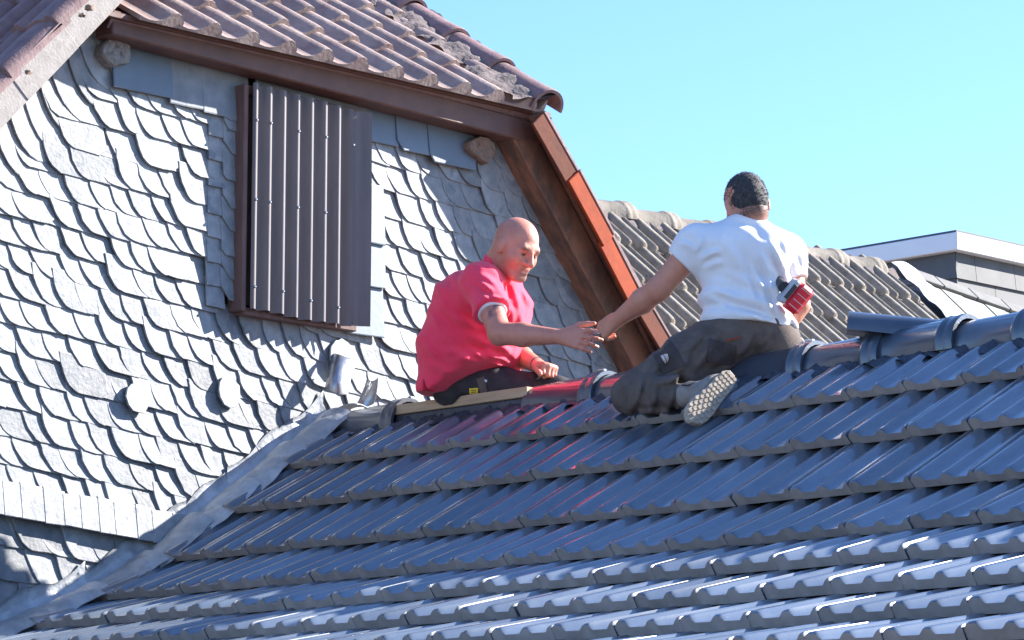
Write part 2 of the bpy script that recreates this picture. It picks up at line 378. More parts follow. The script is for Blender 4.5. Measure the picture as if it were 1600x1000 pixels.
# a few slipped and odd slates
for p in ((357, 612, .068), (214, 622, .066), (535, 560, .085)):
    P = onX(p[0], p[1], .02); rr = p[2]
    add_slate([(P[1] + rr * math.cos(t) * random.uniform(.9, 1.08), P[2] + rr * math.sin(t) * random.uniform(.85, 1.02)) for t in np.linspace(0, 2 * math.pi, 13)[:-1]],
              lambda y, z, P=P: .026 - .12 * (y - P[1]) - .12 * (z - P[2]))
slate_list.sort(key=lambda s: -s[0])
for i, (A, v, f, mt) in enumerate(slate_list[:296]):
    obj('slate', v, f, M[mt], wall)
rest = MB(); restb = [s for s in slate_list[296:]]
for A, v, f, mt in restb: rest.add(v, f)
if restb:
    o = rest.done('slate_infill', M['slate'], wall); o['kind'] = 'stuff'
print('slates', len(slate_list), 'visible', sum(s[0] > 0 for s in slate_list))

# shutter: timber frame with a corrugated sheet nailed on
fr = MB(); Y0, Y1, Z0, Z1 = SH
sh_frame = fr.box((-.02, Y0 + .002, Z0 - .0), (.075, Y0 + .026, Z1 - .005), .004).box((-.02, Y0 + .031, Z0 - .012), (.055, Y1 - .02, Z0 + .020), .004).box((-.02, Y0 + .031, Z1 - .04), (.055, Y1 - .02, Z1 - .002), .004).done('shutter', M['frame'], house)
bk = MB().box((-.02, Y0 + .031, Z0 + .031), (.03, Y1 - .03, Z1 - .041)).done('backing_board', M['frame'], sh_frame)
def corr(u, v):
    yy = Y0 + .036 + u * (.076 * 7.15); ph = (yy - Y0 - .036) / .076
    s = math.cos(2 * math.pi * (ph - .18)); s = math.copysign(abs(s) ** .8, s)
    zt = Z1 + .002 - .022 * u; zb = Z0 + .008 + .012 * math.sin(u * 9) * .3 - .012 * u
    return (.081 + .0165 * s, yy, zb + (zt - zb) * v)
def sheet(fn, nu, nv, th=.0025):
    a = MB().grid(fn, nu, nv); nn = len(a.v); v = a.v + [(x - th, y, z) for x, y, z in a.v]; f = list(a.f) + [tuple(i + nn for i in q[::-1]) for q in a.f]
    W = nu + 1
    bd = [(i, i + 1) for i in range(nu)] + [(nv * W + i + 1, nv * W + i) for i in range(nu)] + [((j + 1) * W, j * W) for j in range(nv)] + [(j * W + nu, (j + 1) * W + nu) for j in range(nv)]
    f += [(q, p, p + nn, q + nn) for p, q in bd]
    return v, f
v, f = sheet(corr, 112, 10); obj('corrugated_sheet', v, f, M['shutter'], sh_frame, True)
def flat(u, v):
    yy = Y0 + .036 + .076 * 7.1 + u * (Y1 - Y0 - .036 - .076 * 7.1)
    return (.066 + .046 * u + .003 * math.sin(u * 8) + .003 * math.sin(v * 3), yy, Z0 + .005 + v * (Z1 - .03 - Z0))
v, f = sheet(flat, 8, 10, .003); obj('flat_sheet', v, f, M['shutter'], sh_frame, True)
for ci, zs in ((0, (1.19, .86, .50)), (1, (1.19, .86)), (2, (.50,)), (3, (1.18, .86)), (4, (.48,)), (5, (1.18, .86)), (6, (.47,)), (7, (1.17,))):
    for zz in zs:
        yy = Y0 + .036 + .076 * (ci + .18); xx = .098
        MB().tube([(xx - .004, yy, zz), (xx + .004, yy, zz), (xx + .0075, yy, zz)], [.006, .006, .003], 7).done('screw', M['steel'], sh_frame)

# eave board, purlin ends
eb = MB().obox((.075, -.04, 1.420), (1, 0, 0), unit((0, 1, -.027)), unit((0, .027, 1)), (.055, 1.20, .050), .006).done('eave_board', M['beam'], house)
eb2 = MB().obox((.10, -.04, 1.475), (1, 0, 0), (0, 1, 0), (0, 0, 1), (.055, 1.24, .012), .003).done('eave_batten', M['beam'], house)
def lump(c, r3, mat, name, seed, parent=house, nu=14, nv=9, amp=.12):
    rs = np.random.default_rng(seed); v = []; f = []
    K = rs.normal(0, 1, (6, 3)) * 2.2; PH = rs.uniform(0, 6, 6)
    for j in range(nv + 1):
        for i in range(nu):
            t = math.pi * j / nv; a = 2 * math.pi * i / nu; d = np.array((math.sin(t) * math.cos(a), math.sin(t) * math.sin(a), math.cos(t)))
            k = 1 + amp * sum(math.sin(K[q] @ d * 2 + PH[q]) for q in range(6)) / 2
            v.append(np.array(c) + d * np.array(r3) * k)
    for j in range(nv):
        for i in range(nu): f.append((j * nu + i, (j + 1) * nu + i, (j + 1) * nu + (i + 1) % nu, j * nu + (i + 1) % nu))
    return obj(name, v, f, M[mat], parent, True)
Pl = onX(178, 82, .04); Pr = onX(750, 232, .05)
bm_ = MB()
def purlin(P, ry, rz, mat, seed):
    rs = np.random.default_rng(seed); b = MB(); n = 11; rings = []
    rad = [(1 + rs.uniform(-.2, .2)) for _ in range(n)]
    for xx, s in ((-.10, 1), (.05, 1), (.062, .93), (.064, .6), (.058, .3)):
        rings.append([(xx + (rs.uniform(-.006, .006) if s < .95 else 0), P[1] + ry * s * rad[k] * math.cos(2 * math.pi * k / n), P[2] + rz * s * rad[k] * math.sin(2 * math.pi * k / n)) for k in range(n)])
    v = [q for r in rings for q in r]; f = [(i * n + k, i * n + (k + 1) % n, (i + 1) * n + (k + 1) % n, (i + 1) * n + k) for i in range(len(rings) - 1) for k in range(n)]
    f.append(tuple((len(rings) - 1) * n + k for k in range(n)))
    return b.add(v, f).done('purlin_end', M[mat], house)
purlin(Pl, .070, .062, 'endgrain', 1); purlin(Pr, .085, .058, 'endbrown', 5)

# right bargeboard and orange verge tiles
def yz_bar(p, q, w0, w1, x0, x1, name, mat, parent=house, bev=.006, kids=None):
    e = unit((q[0] - p[0], q[1] - p[1])); nn = (-e[1], e[0]); L = math.hypot(q[0] - p[0], q[1] - p[1])
    c = ((x0 + x1) / 2, (p[0] + q[0]) / 2 + nn[0] * (w0 + w1) / 2, (p[1] + q[1]) / 2 + nn[1] * (w0 + w1) / 2)
    return MB().obox(c, (1, 0, 0), (0, e[0], e[1]), (0, nn[0], nn[1]), ((x1 - x0) / 2, L / 2, (w1 - w0) / 2), bev).done(name, M[mat], parent)
bo = onX(812, 188, .12); bi = onX(1012, 566, .12)
bp, bq = bo[1:], bo[1:] + (bi[1:] - bo[1:]) * 1.5
yz_bar(bp, bq, -.085, .045, .0, .12, 'bargeboard', 'barge')
yz_bar(bp + np.array((.0, .015)), bq, .047, .085, .0, .135, 'barge_cap', 'barge')
pts = [(850, 178), (902, 270), (953, 365), (999, 455), (1046, 535), (1098, 640)]
for i, (mt) in enumerate(('rust_clay', 'orange', 'orange', 'rust_clay', 'rust_clay')):
    a = onX(*pts[i], .24)[1:]; b = onX(*pts[i + 1], .24)[1:]; e = unit(b - a)
    sx = .225 + .012 * (i % 2)
    o = yz_bar(a - e * .0, b + e * .025, -.075 + .006 * (i % 2), .02, sx - .018, sx, 'verge_tile', mt, bev=.004)
    nn = np.array((-e[1], e[0])); 
    nn = nn if nn[1] > 0 else -nn
    yz_bar(a + nn * .022, b + e * .02 + nn * .022, -.004, .012, -.25, sx + .004, 'verge_tile_top', 'clay_dark', o, bev=.003)

# roof planes of the gable house (deck)
ql, qr = (-1.253, 1.524), (1.221, 1.509)
dk = MB()
ZL = -.35; yl = ql[0] - (ql[1] - ZL) / 1.073; yr = qr[0] + (qr[1] - ZL) / 1.15
dk.prism([(.12, yl, ZL + .075), (.12, ql[0], ql[1] + .075), (-1.95, -.02, APEX + .03), (-8, -.02, APEX + .03), (-8, yl, ZL + .075)][::-1], (0, -.04, .04))
dk.prism([(.14, yr, ZL - .05), (.14, qr[0], qr[1] - .05), (-1.95, .02, APEX - .05), (-8, .02, APEX - .05), (-8, yr, ZL - .05)], (0, .04, .04))
dk.prism([(.14, ql[0], EAVE_Z + .02), (.14, qr[0], EAVE_Z + .02), (-1.95, 0, APEX - .06)], (.03, 0, .04))
hroof = dk.done('main_roof', M['clay_dark'], house)

# S-profile clay tile, local x across, y down the slope, z out
def s_tile(w, L, prof, lip=.022, nose=.7, under=.002):
    ys = [0, L * .5, L - .030, L - .010, L - .003, L]; sc = [1, 1, 1, .97, .5 + .5 * nose, nose]
    v = []; n = len(prof)
    for y, s in zip(ys, sc):
        for a, b in prof: v.append((a * w, y, b * s))
    f = [(j * n + i, (j + 1) * n + i, (j + 1) * n + i + 1, j * n + i + 1) for j in range(len(ys) - 1) for i in range(n - 1)]
    b0 = len(v); v += [(a * w, L - under, -lip) for a, b in prof]
    f += [((len(ys) - 1) * n + i, b0 + i, b0 + i + 1, (len(ys) - 1) * n + i + 1) for i in range(n - 1)]
    # underside and sides
    b1 = len(v); v += [(a * w, 0, b - .012) for a, b in prof]
    f += [(b0 + i, b1 + i, b1 + i + 1, b0 + i + 1) for i in range(n - 1)]
    for i in (0, n - 1):
        q = [j * n + i for j in range(len(ys))] + [b0 + i, b1 + i]; f.append(tuple(q) if i else tuple(q[::-1]))
    me = mk(v, f, True, 'tile')
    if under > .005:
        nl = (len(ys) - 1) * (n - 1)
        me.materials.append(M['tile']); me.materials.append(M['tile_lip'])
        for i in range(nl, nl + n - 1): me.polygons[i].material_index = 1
    return me
CL = [(0, .006), (.10, .0), (.22, -.004), (.36, -.003), (.48, .004), (.58, .018), (.66, .036), (.74, .047), (.82, .050), (.90, .043), (.97, .026), (1.0, .012)]
clay_me = s_tile(.215, .385, CL, .014, .92); clay_me.materials.append(M['clay'])
QH = math.atan2(APEX - EAVE_Z, 2.15)      # pitch of the hip plane
QH = R(33)
hip_hi = onP(600, 8, (math.sin(QH), 0, math.cos(QH)), (.2, 0, EAVE_Z)); hip_lo = np.array((.2, 1.095, 1.46))
def frame_mat(xa, ya, za, o):
    m = Matrix.Identity(4)
    for i in range(3): m[i][0] = xa[i]; m[i][1] = ya[i]; m[i][2] = za[i]; m[i][3] = o[i]
    return m
dn = np.array((math.cos(QH), 0, -math.sin(QH))); nm = np.array((math.sin(QH), 0, math.cos(QH)))
gauge = .335; tw = .2
hslope = (hip_hi[1] - hip_lo[1]) / ((hip_hi - hip_lo) @ -dn)       # dY per metre up the slope
for r_ in range(5):
    for c in range(-6, 7):
        y = c * tw + .03 + .004 * (r_ % 2)
        up = r_ * gauge
        ylim = hip_lo[1] + hslope * (up + .22)
        if y + tw * .9 > ylim or y < -1.28 + up * .9: continue
        t = .075 + random.uniform(-.008, .008)
        ya = unit(dn + nm * t); za = unit(np.cross((0, 1, 0), ya)) if False else unit(nm - dn * t)
        end = np.array((.205, y, EAVE_Z + .012)) - dn * up + nm * .012
        o3 = end - ya * .385
        link('roof_tile', clay_me, None, hroof, frame_mat((0, 1, 0), ya, za, o3) @ Matrix.Rotation(random.uniform(-.012, .012), 4, 'Z'))
# cut tiles by the hip (part of the row hidden under the mortar)
for r_ in range(5):
    up = r_ * gauge; ylim = hip_lo[1] + hslope * (up + .22)
    c = math.ceil((ylim - tw * .9 - .03) / tw); y = c * tw + .03
    ya = unit(dn + nm * .075); za = unit(nm - dn * .075)
    end = np.array((.205, y, EAVE_Z + .012)) - dn * up + nm * .012
    me = s_tile(min(.2, max(.08, hip_lo[1] + hslope * up - y + .02)), .33, CL[:9] if True else CL, .014, .92); me.materials.append(M['clay'])
    link('roof_tile', me, None, hroof, frame_mat((0, 1, 0), ya, za, end - ya * .33))
# mortar bed and hip tiles
def mort(u, v):
    p = hip_lo + (hip_hi - hip_lo) * (u * 1.25 - .01)
    w = v * .28 - .23 + .03 * math.sin(u * 31) * (1 - v) + .02 * math.sin(u * 77 + 1) * (1 - v)
    n = .007 * math.sin(u * 60 + v * 9) + .004 * math.sin(u * 131 + v * 31) + .009 * math.sin(u * 23 - v * 12)
    return p + np.array((0, w, 0)) + nm * (.036 + .060 * v + n * (1 - .5 * v))
MB().grid(mort, 90, 10).done('hip_mortar', M['mortar'], hroof, True)
def ridge_mesh(L, r, mat, collar=True, th=.014, ang=(-100, 100), n=14, taper=.92):
    if collar: rings = [(0, r * taper), (.012, r * taper), (L - .085, r), (L - .078, r * 1.05), (L - .062, r * 1.11), (L - .048, r * 1.06), (L - .036, r * 1.06), (L - .018, r * 1.12), (L, r * 1.08)]
    else: rings = [(0, r * taper), (.3 * L, r * (taper + .03)), (.7 * L, r * (taper + .07)), (L - .05, r), (L - .01, r * 1.03), (L, r * 1.01)]
    A = [R(ang[0] + (ang[1] - ang[0]) * i / n) for i in range(n + 1)]; v = []; N = n + 1
    for x, q in rings: v += [(x, q * math.sin(a), q * math.cos(a)) for a in A]
    k = len(rings); b = len(v)
    for x, q in rings: v += [(x, (q - th) * math.sin(a), (q - th) * math.cos(a)) for a in A]
    f = []
    for j in range(k - 1):
        for i in range(n):
            f.append((j * N + i, (j + 1) * N + i, (j + 1) * N + i + 1, j * N + i + 1)[::-1]); f.append((b + j * N + i, b + (j + 1) * N + i, b + (j + 1) * N + i + 1, b + j * N + i + 1))
        for i in (0, n):
            q = (j * N + i, b + j * N + i, b + (j + 1) * N + i, (j + 1) * N + i); f.append(q if i else q[::-1])
    for j in (0, k - 1):
        for i in range(n):
            q = (j * N + i, j * N + i + 1, b + j * N + i + 1, b + j * N + i); f.append(q if not j else q[::-1])
    me = mk(v, f, True, 'ridge'); me.materials.append(mat); return me
hip_me = ridge_mesh(.43, .088, M['clay_dark'], False, ang=(-95, 95), taper=.86)
hd = unit(hip_lo - hip_hi); hs_ = unit(np.cross((0, 0, 1), hd)); hz = np.cross(hd, hs_)
hl = np.linalg.norm(hip_hi - hip_lo)
for i in range(5):
    e = hip_lo + hz * (.022) - hd * (.375 * i - .02)
    j = Matrix.Rotation(random.uniform(-.02, .02), 4, 'Z') @ Matrix.Rotation(-.028 + random.uniform(-.01, .01), 4, 'Y')
    link('hip_tile', hip_me, None, hroof, frame_mat(hd, hs_, hz, e - hd * .43) @ j)

# left slope: verge tiles with flange, clay tiles behind them
vl0 = np.array((-1.235, 1.545)); vl1 = np.array((-1.87, .865)); ev = unit(vl1 - vl0); nv_ = np.array((ev[1], -ev[0])); nv_ = nv_ if nv_[1] > 0 else -nv_
clayd_me = clay_me.copy(); clayd_me.materials.clear(); clayd_me.materials.append(M['clay_dark'])
L3 = lambda p, X: np.array((X, p[0], p[1]))
vl0 = vl0 + nv_ * .105; vl1 = vl1 + nv_ * .105
ya0 = L3(ev, 0.0); ya0[0] = 0; zn = L3(nv_, 0); zn[0] = 0
for i in range(-2, 6):
    a = vl0 + ev * (.33 * i); b = a + ev * .345
    b_ = MB(); x1 = .20 + .004 * (i % 2)
    sk = .006 + .012
    P = lambda t, nrm, X: L3(a + ev * t + nv_ * nrm, X)
    # flange (hangs down) and top roll
    o = MB().obox((P(.1725, -.055 + .004, x1 - .011)), (1, 0, 0), L3(ev, 0) * (1, 1, 1), zn, (.011, .1725, .062), .004)
    o = o.done('verge_tile', M['verge_grey'], house)
    def top(u, v, a=a, x1=x1):
        X = x1 - u * .22; hgt = .012 + .03 * math.sin(min(1, u * 1.9) * math.pi * .62) * (1 if u < .55 else max(.25, 1.9 - 1.7 * u))
        t = v * .35
        return L3(a + ev * t + nv_ * (hgt + .012 * v), X)
    v, f = sheet(lambda u, v: top(1 - u, v), 10, 5, 0.0); 
    g2 = MB().grid(lambda u, v: top(1 - u, v), 10, 5); nn = len(g2.v)
    vv = g2.v + [np.array(p) - zn * .016 for p in g2.v]; W = 11
    ff = list(g2.f) + [tuple(k + nn for k in q[::-1]) for q in g2.f] + [(5 * W + k, 5 * W + k + 1, nn + 5 * W + k + 1, nn + 5 * W + k) for k in range(10)][::1] + [(k * W + 10, (k + 1) * W + 10, nn + (k + 1) * W + 10, nn + k * W + 10) for k in range(5)]
    obj('verge_tile_top', vv, ff, M['clay_dark'], o, True)
    for c in range(1, 6):
        t = .075
        yv = unit(ya0 + zn * t); zv = unit(zn - ya0 * t); end = L3(a + ev * (.345 + .0), .19 - c * .2) + zn * .010
        if L3(a, 0)[2] > 1.9: continue
        link('roof_tile', clayd_me, None, hroof, frame_mat((1, 0, 0), yv, zv, end - yv * .385) @ Matrix.Rotation(random.uniform(-.012, .012), 4, 'Z'))
# moss and dirt tufts in the joints of the left slope
for i, (x, y, s) in enumerate(((44, 113, .010), (139, 12, .014), (128, 24, .012))):
    P = onP(x, y, zn, L3(vl0, .1) + zn * .05); lump(P, (s * 1.1, s * 1.3, s * .8), 'endbrown', 'moss_tuft', 40 + i, hroof, 10, 6, .3)

# ------------------------------------------------------------------ front house: dark glazed tile roof
P0 = R(34.5)
front = thing('front_house', 'house in front with a dark blue glazed tile roof under repair', 'house', (3.0, 0, -8))
row_ends = [(-.44 * math.cos(P0), -.44 * math.sin(P0)), (-.80 * math.cos(P0), -.80 * math.sin(P0)), (-1.165 * math.cos(P0), -1.165 * math.sin(P0)),
            (-1.279, -.826), (-1.617, -.952), (-1.957, -1.069), (-2.301, -1.176), (-2.648, -1.271)]
row_ends[3] = (row_ends[2][0] - .36 * math.cos(R(27.5)), row_ends[2][1] - .36 * math.sin(R(27.5)))
XE = 5.6
prof_n = [(0.06, .0)] + [(0, -.0)] + row_ends
deckp = [(0, -.03)] + [(y + .02, z - .045) for y, z in row_ends] + [(-2.9, -1.38)]
dm = MB()
far = [(1.8, -1.29), (2.6, -1.65)]
v = []; prof = deckp[::-1] + far
for y, z in prof: v += [(.0, y, z), (XE, y, z)]
for y, z in prof: v += [(.0, y, z - .05), (XE, y, z - .05)]
n = len(prof); f = []
for i in range(n - 1):
    f += [(2 * i, 2 * i + 1, 2 * i + 3, 2 * i + 2), (2 * n + 2 * i, 2 * n + 2 * i + 2, 2 * n + 2 * i + 3, 2 * n + 2 * i + 1), (2 * i + 1, 2 * n + 2 * i + 1, 2 * n + 2 * i + 3, 2 * i + 3), (2 * i, 2 * i + 2, 2 * n + 2 * i + 2, 2 * n + 2 * i)]
f += [(0, 2 * n, 2 * n + 1, 1), (2 * n - 2, 2 * n - 1, 4 * n - 1, 4 * n - 2)]
deck = obj('roof_deck', v, f, M['tile_edge'], front)
MB().box((.02, -2.45, -8), (XE - .3, 2.3, -1.72)).done('house_wall', M['render'], front)
FT = [(.004, .002), (.02, .017), (.045, .022), (.135, .022), (.16, .018), (.225, .001), (.25, 0), (.45, 0), (.465, .002), (.498, .016), (.518, .019), (.585, .019), (.605, .015), (.66, .001), (.685, 0), (.89, 0), (.922, .015), (.938, .019), (.976, .019), (.994, .010)]
TW = .241; TL = .43
tile_mes = []
for k in range(4):
    FT = [(a, b) for a, b in FT]; pr_ = [(a, b * (1 + random.uniform(-.06, .06))) for a, b in FT]
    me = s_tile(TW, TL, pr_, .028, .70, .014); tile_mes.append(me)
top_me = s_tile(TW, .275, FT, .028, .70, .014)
prev = (0.0, 0.0)
ntile = 0
for r_, (ey, ez) in enumerate(row_ends):
    dY, dZ = ey - prev[0], ez - prev[1]; ln = math.hypot(dY, dZ); dv = np.array((0, dY / ln, dZ / ln)); nr = np.array((0, dZ / ln, -dY / ln))
    if nr[2] < 0: nr = -nr
    L = TL if r_ else .40
    for c in range(0, 24):
        x = -.06 + c * TW
        if x + TW < .05 or x > XE - .1: continue
        t = .125 + random.uniform(-.004, .004)
        yv = unit(dv + nr * t); zv = unit(nr - dv * t)
        o3 = np.array((x, ey, ez)) + nr * (.032 + random.uniform(-.002, .002)) - yv * TL + dv * random.uniform(-.004, .004)
        if r_ == 0: o3 = np.array((x, ey, ez)) + nr * .030 - yv * .275
        link('roof_tile', tile_mes[random.randrange(4)] if r_ else top_me, None, deck, frame_mat((1, 0, 0), yv, zv, o3) @ Matrix.Rotation(random.uniform(-.006, .006), 4, 'Z') @ Matrix.Rotation(random.uniform(-.012, .012), 4, 'Y')); ntile += 1
    prev = (ey, ez)
print('front tiles', ntile)
# ridge
RZ = -.072; RR = .104
rid_me = ridge_mesh(.385, RR, M['ridge_tile'])
for x0, dz, tilt in ((.145, .004, -.012), (1.245, .0, -.01), (1.585, .002, -.01), (1.925, 0, -.01), (2.265, .0, -.012), (2.605, .0, -.02), (2.93, .018, -.01), (3.25, .012, -.005), (3.58, .012, 0), (3.92, .01, 0), (4.26, .01, 0), (4.6, .01, 0), (4.94, .01, 0)):
    link('ridge_tile', rid_me, None, deck, Matrix.Translation((x0, 0, RZ + dz)) @ Matrix.Rotation(tilt, 4, 'Y') @ Matrix.Rotation(random.uniform(-.03, .03), 4, 'X'))
for x0 in (1.245 + .36, 2.265 + .36, 2.605 + .37, 3.25 + .37, 1.925 + .36):
    MB().obox((x0 - .02, .0, RZ + RR * 1.19), (1, 0, 0), (0, 1, 0), (0, 0, 1), (.016, .008, .003), .001).done('ridge_clip', M['steel'], deck)
# crinkled ridge roll below the ridge tiles
def felt(u, v):
    x = .10 + u * (XE - .2); s = .07 + v * .115
    n = .010 * math.sin(x * 41 + s * 30) + .008 * math.sin(x * 97 + 2 + s * 60) + .006 * math.sin(x * 163)
    cr = .5 + .5 * math.cos(2 * math.pi * ((x + .06) / TW * 2 - .25))
    edge = .012 * math.sin(x * 26) + .008 * math.sin(x * 71)
    s2 = s + (edge if v > .8 else 0)
    return np.array((x, -s2 * math.cos(P0), -s2 * math.sin(P0))) + np.array((0, -math.sin(P0), math.cos(P0))) * (-.004 + .6 * n + .012 * cr * v + .002 * v)
MB().grid(felt, 420, 8).done('ridge_roll', M['felt'], deck, True)
MB().obox((.885, -.02, -.075), (1, 0, 0), (0, 1, 0), (0, 0, 1), (.375, .05, .048), .003).done('ridge_batten', M['felt'], deck)
MB().obox((.885, -.045, -.006), (1, 0, -.0), (0, 1, 0), (0, 0, 1), (.375, .035, .020), .003).done('ridge_board', M['pine'], deck)

# lead flashing where the roof meets the slated wall: lapped sheets dressed over the tiles
def roofpt(s):     # s along the slope from the ridge -> (Y,Z,normal)
    pts_ = [(0, 0)] + row_ends; acc = 0
    for i in range(len(pts_) - 1):
        a, b = pts_[i], pts_[i + 1]; l = math.hypot(b[0] - a[0], b[1] - a[1])
        if s <= acc + l or i == len(pts_) - 2:
            t = (s - acc) / l; return a[0] + (b[0] - a[0]) * t, a[1] + (b[1] - a[1]) * t
        acc += l
for i in range(7):
    s0 = .02 + i * .29; s1 = s0 + .33; rs = random.uniform(0, 9)
    def fl(u, v, s0=s0, s1=s1, rs=rs, i=i):
        s = s0 + (s1 - s0) * u; y, z = roofpt(s)
        w = v * .27 - .085
        lift = .054 - .020 * u + .005 * (i % 2) + .004 * (7 - i) * 0
        wob = .004 * math.sin(s * 23 + v * 4 + rs) + .002 * math.sin(s * 61 + v * 9)
        X = .045 + (max(0, w)) * (1 + .10 * math.sin(s * 15 + rs) * max(0, v - .5) + .05 * math.sin(s * 39) * max(0, v - .6))
        Zup = max(0, -w) * (1 + .12 * math.sin(s * 23 + rs))
        tl = .05 * (u > .93) * (v - .3) 
        hump = .016 * math.sin(max(0, w) / .19 * math.pi * 1.2)
        return np.array((X + wob * .5 - (.03 if w < 0 else 0) * min(1, -w / .03) * (w < 0), y - .57 * (lift + wob + hump) * (w > -.0) - 0 * tl, z + .82 * (lift + wob + hump) + Zup - max(0, (v - .85)) * .10))
    a = MB().grid(fl, 20, 14)
    v, f = a.v, a.f
    nn = len(v); v2 = v + [np.array(p) + (-.004, .002, -.004) for p in v]
    W = 21; bd = [(k, k + 1) for k in range(20)] + [(14 * W + k, 14 * W + k + 1) for k in range(20)] + [(k * W, (k + 1) * W) for k in range(14)] + [(k * W + 20, (k + 1) * W + 20) for k in range(14)]
    obj('flashing', v2, list(f) + [tuple(k + nn for k in q[::-1]) for q in f] + [(p, q, q + nn, p + nn) for p, q in bd], M['lead'], deck, True)
# crumpled sheet pieces at the head of the flashing
def crumple(center, e1, e2, w, h, seed, mat, bend=0, name='flashing_scrap', amp=.012):
    rs = np.random.default_rng(seed); e1 = unit(e1); e2 = unit(e2); n3 = np.cross(e1, e2); K = rs.uniform(8, 30, (4, 2)); ph = rs.uniform(0, 6, 4)
    def fn(u, v):
        a = (u - .5) * w; b = v * h
        d = sum(math.sin(K[q, 0] * a + K[q, 1] * b + ph[q]) for q in range(4)) * amp / 2
        wv = 1 - .35 * v * abs(math.sin(seed))
        return np.array(center) + e1 * a * wv + e2 * (b + .01 * math.sin(a * 40 + seed)) + n3 * (d + bend * (u - .5) ** 2 * w + bend * .4 * v * v * h)
    a = MB().grid(fn, 10, 10); nn = len(a.v); W = 11
    bd = [(k, k + 1) for k in range(10)] + [(10 * W + k, 10 * W + k + 1) for k in range(10)] + [(k * W, (k + 1) * W) for k in range(10)] + [(k * W + 10, (k + 1) * W + 10) for k in range(10)]
    v2 = a.v + [np.array(p) - n3 * .003 for p in a.v]
    return obj(name, v2, list(a.f) + [tuple(k + nn for k in q[::-1]) for q in a.f] + [(p, q, q + nn, p + nn) for p, q in bd], M[mat], deck, True)
crumple(onX(524, 614, .11), (.75, .66, 0), (.32, -.1, 1), .10, .14, 3, 'zinc', -1.7)
crumple(onX(572, 632, .10), (.8, .5, .1), (.25, .25, 1), .075, .11, 11, 'zinc', .8)
crumple(onX(535, 632, .10), (1, .3, .1), (-.2, .9, .15), .13, .10, 6, 'lead', -.5)
crumple(onX(497, 655, .11), (.9, -.6, -.2), (-.3, .5, .55), .16, .08, 4, 'lead', -1.6)
crumple(onX(505, 658, .12), (.9, -.3, .0), (-.1, .5, .6), .13, .07, 8, 'lead', -1.2)

# ------------------------------------------------------------------ loose ridge tile lying across the ridge
lt = onY(1345, 502, -.10)
lo_ = bpy.data.objects.new('loose_ridge_tile', ridge_mesh(.40, .080, M['ridge_tile'], ang=(-90, 90))); col.objects.link(lo_)
tag(lo_, 'loose dark ridge tile lying askew on top of the finished ridge', 'ridge tile')
A0 = onY(1350, 505, -.17); A1 = onY(1478, 528, .11)
ax = unit(CR + A0 * 0 + np.array((0.05, -.05, -.13))); sx_ = unit(np.cross((0, 0, 1), ax)); zx = np.cross(ax, sx_)
lo_.matrix_world = frame_mat(ax, sx_, zx, onY(1412, 529, .02) - ax * .2)

# ------------------------------------------------------------------ neighbour's grey roof behind
QG = R(43)
XG = -1.7; RGZ = 1.70
nb = thing('neighbour_house', 'neighbouring house behind with weathered grey double-roll tiles', 'house', (XG, 4.5, -8))
dg = np.array((math.cos(QG), 0, -math.sin(QG))); ng = np.array((math.sin(QG), 0, math.cos(QG)))
YA, YB = 2.2, 6.10
rg0 = np.array((XG, 0, RGZ - .06))
nd = MB().prism([rg0 + (0, YA, 0) - ng * .05, rg0 + (0, YB, 0) - ng * .05, rg0 + (0, YB, 0) + dg * 3 - ng * .05, rg0 + (0, YA, 0) + dg * 3 - ng * .05][::-1], ng * .06).prism([rg0 + (0, YA, -.06), rg0 + (-2.4, YA, -2.3), rg0 + (-2.4, YB, -2.3), rg0 + (0, YB, -.06)], (0, 0, .06)).done('grey_roof', M['ridge_dark'], nb)
MB().box((XG - 2.1, YA + .05, -8), (XG + 1.9, YB - .05, -.6)).done('house_wall', M['render'], nb)
GT = [(0, .002), (.03, .028), (.10, .046), (.20, .048), (.28, .036), (.34, .006), (.44, 0), (.52, 0), (.56, .012), (.61, .032), (.68, .036), (.75, .022), (.80, .003), (.92, 0), (1, 0)]
gt_me = s_tile(.205, .44, GT, .03, .80); gt_me.materials.append(M['grey_tile'])
for r_ in range(5):
    for c in range(19):
        y = YA + .02 + c * .205 + random.uniform(-.003, .003)
        if y + .2 > YB: continue
        t = .075; yv = unit(dg + ng * t); zv = unit(ng - dg * t)
        end = rg0 + np.array((0, y, 0)) + dg * (.40 + r_ * .385 + random.uniform(-.006, .006)) + ng * .02
        link('roof_tile', gt_me, None, nd, frame_mat((0, 1, 0), yv, zv, end - yv * .44) @ Matrix.Rotation(random.uniform(-.01, .01), 4, 'Z'))
gr_me = ridge_mesh(.40, .095, M['grey_tile'], True, ang=(-95, 95))
for i in range(11):
    y = YA + i * .36
    if y + .4 > YB + .08: break
    link('ridge_tile', gr_me, None, nd, frame_mat((0, 1, 0), (-1, 0, 0), (0, 0, 1), (XG, y, RGZ - .095 - .004 * i + random.uniform(-.004, .004))) @ Matrix.Rotation(-.03, 4, 'Y'))
def bed(u, v):
    y = YA + u * (YB - YA); p = rg0 + np.array((0, y, 0)) + dg * (.05 + .10 * v + .015 * math.sin(y * 40) * v)
    return p + ng * (.032 - .012 * v + .005 * math.sin(y * 53 + v * 5) + .004 * math.sin(y * 121))
MB().grid(bed, 160, 4).done('ridge_mortar', M['mortar'], nd, True)
def flash(u, v):
    p = rg0 + np.array((0, YB - .14 + u * .19, 0)) + dg * (v * 1.3)
    return p + ng * (.045 + .02 * math.sin(u * 3.1) + .008 * math.sin(v * 40))
v, f = sheet(flash, 5, 24, .004); obj('edge_flashing', v, f, M['white_flash'], nd, True)

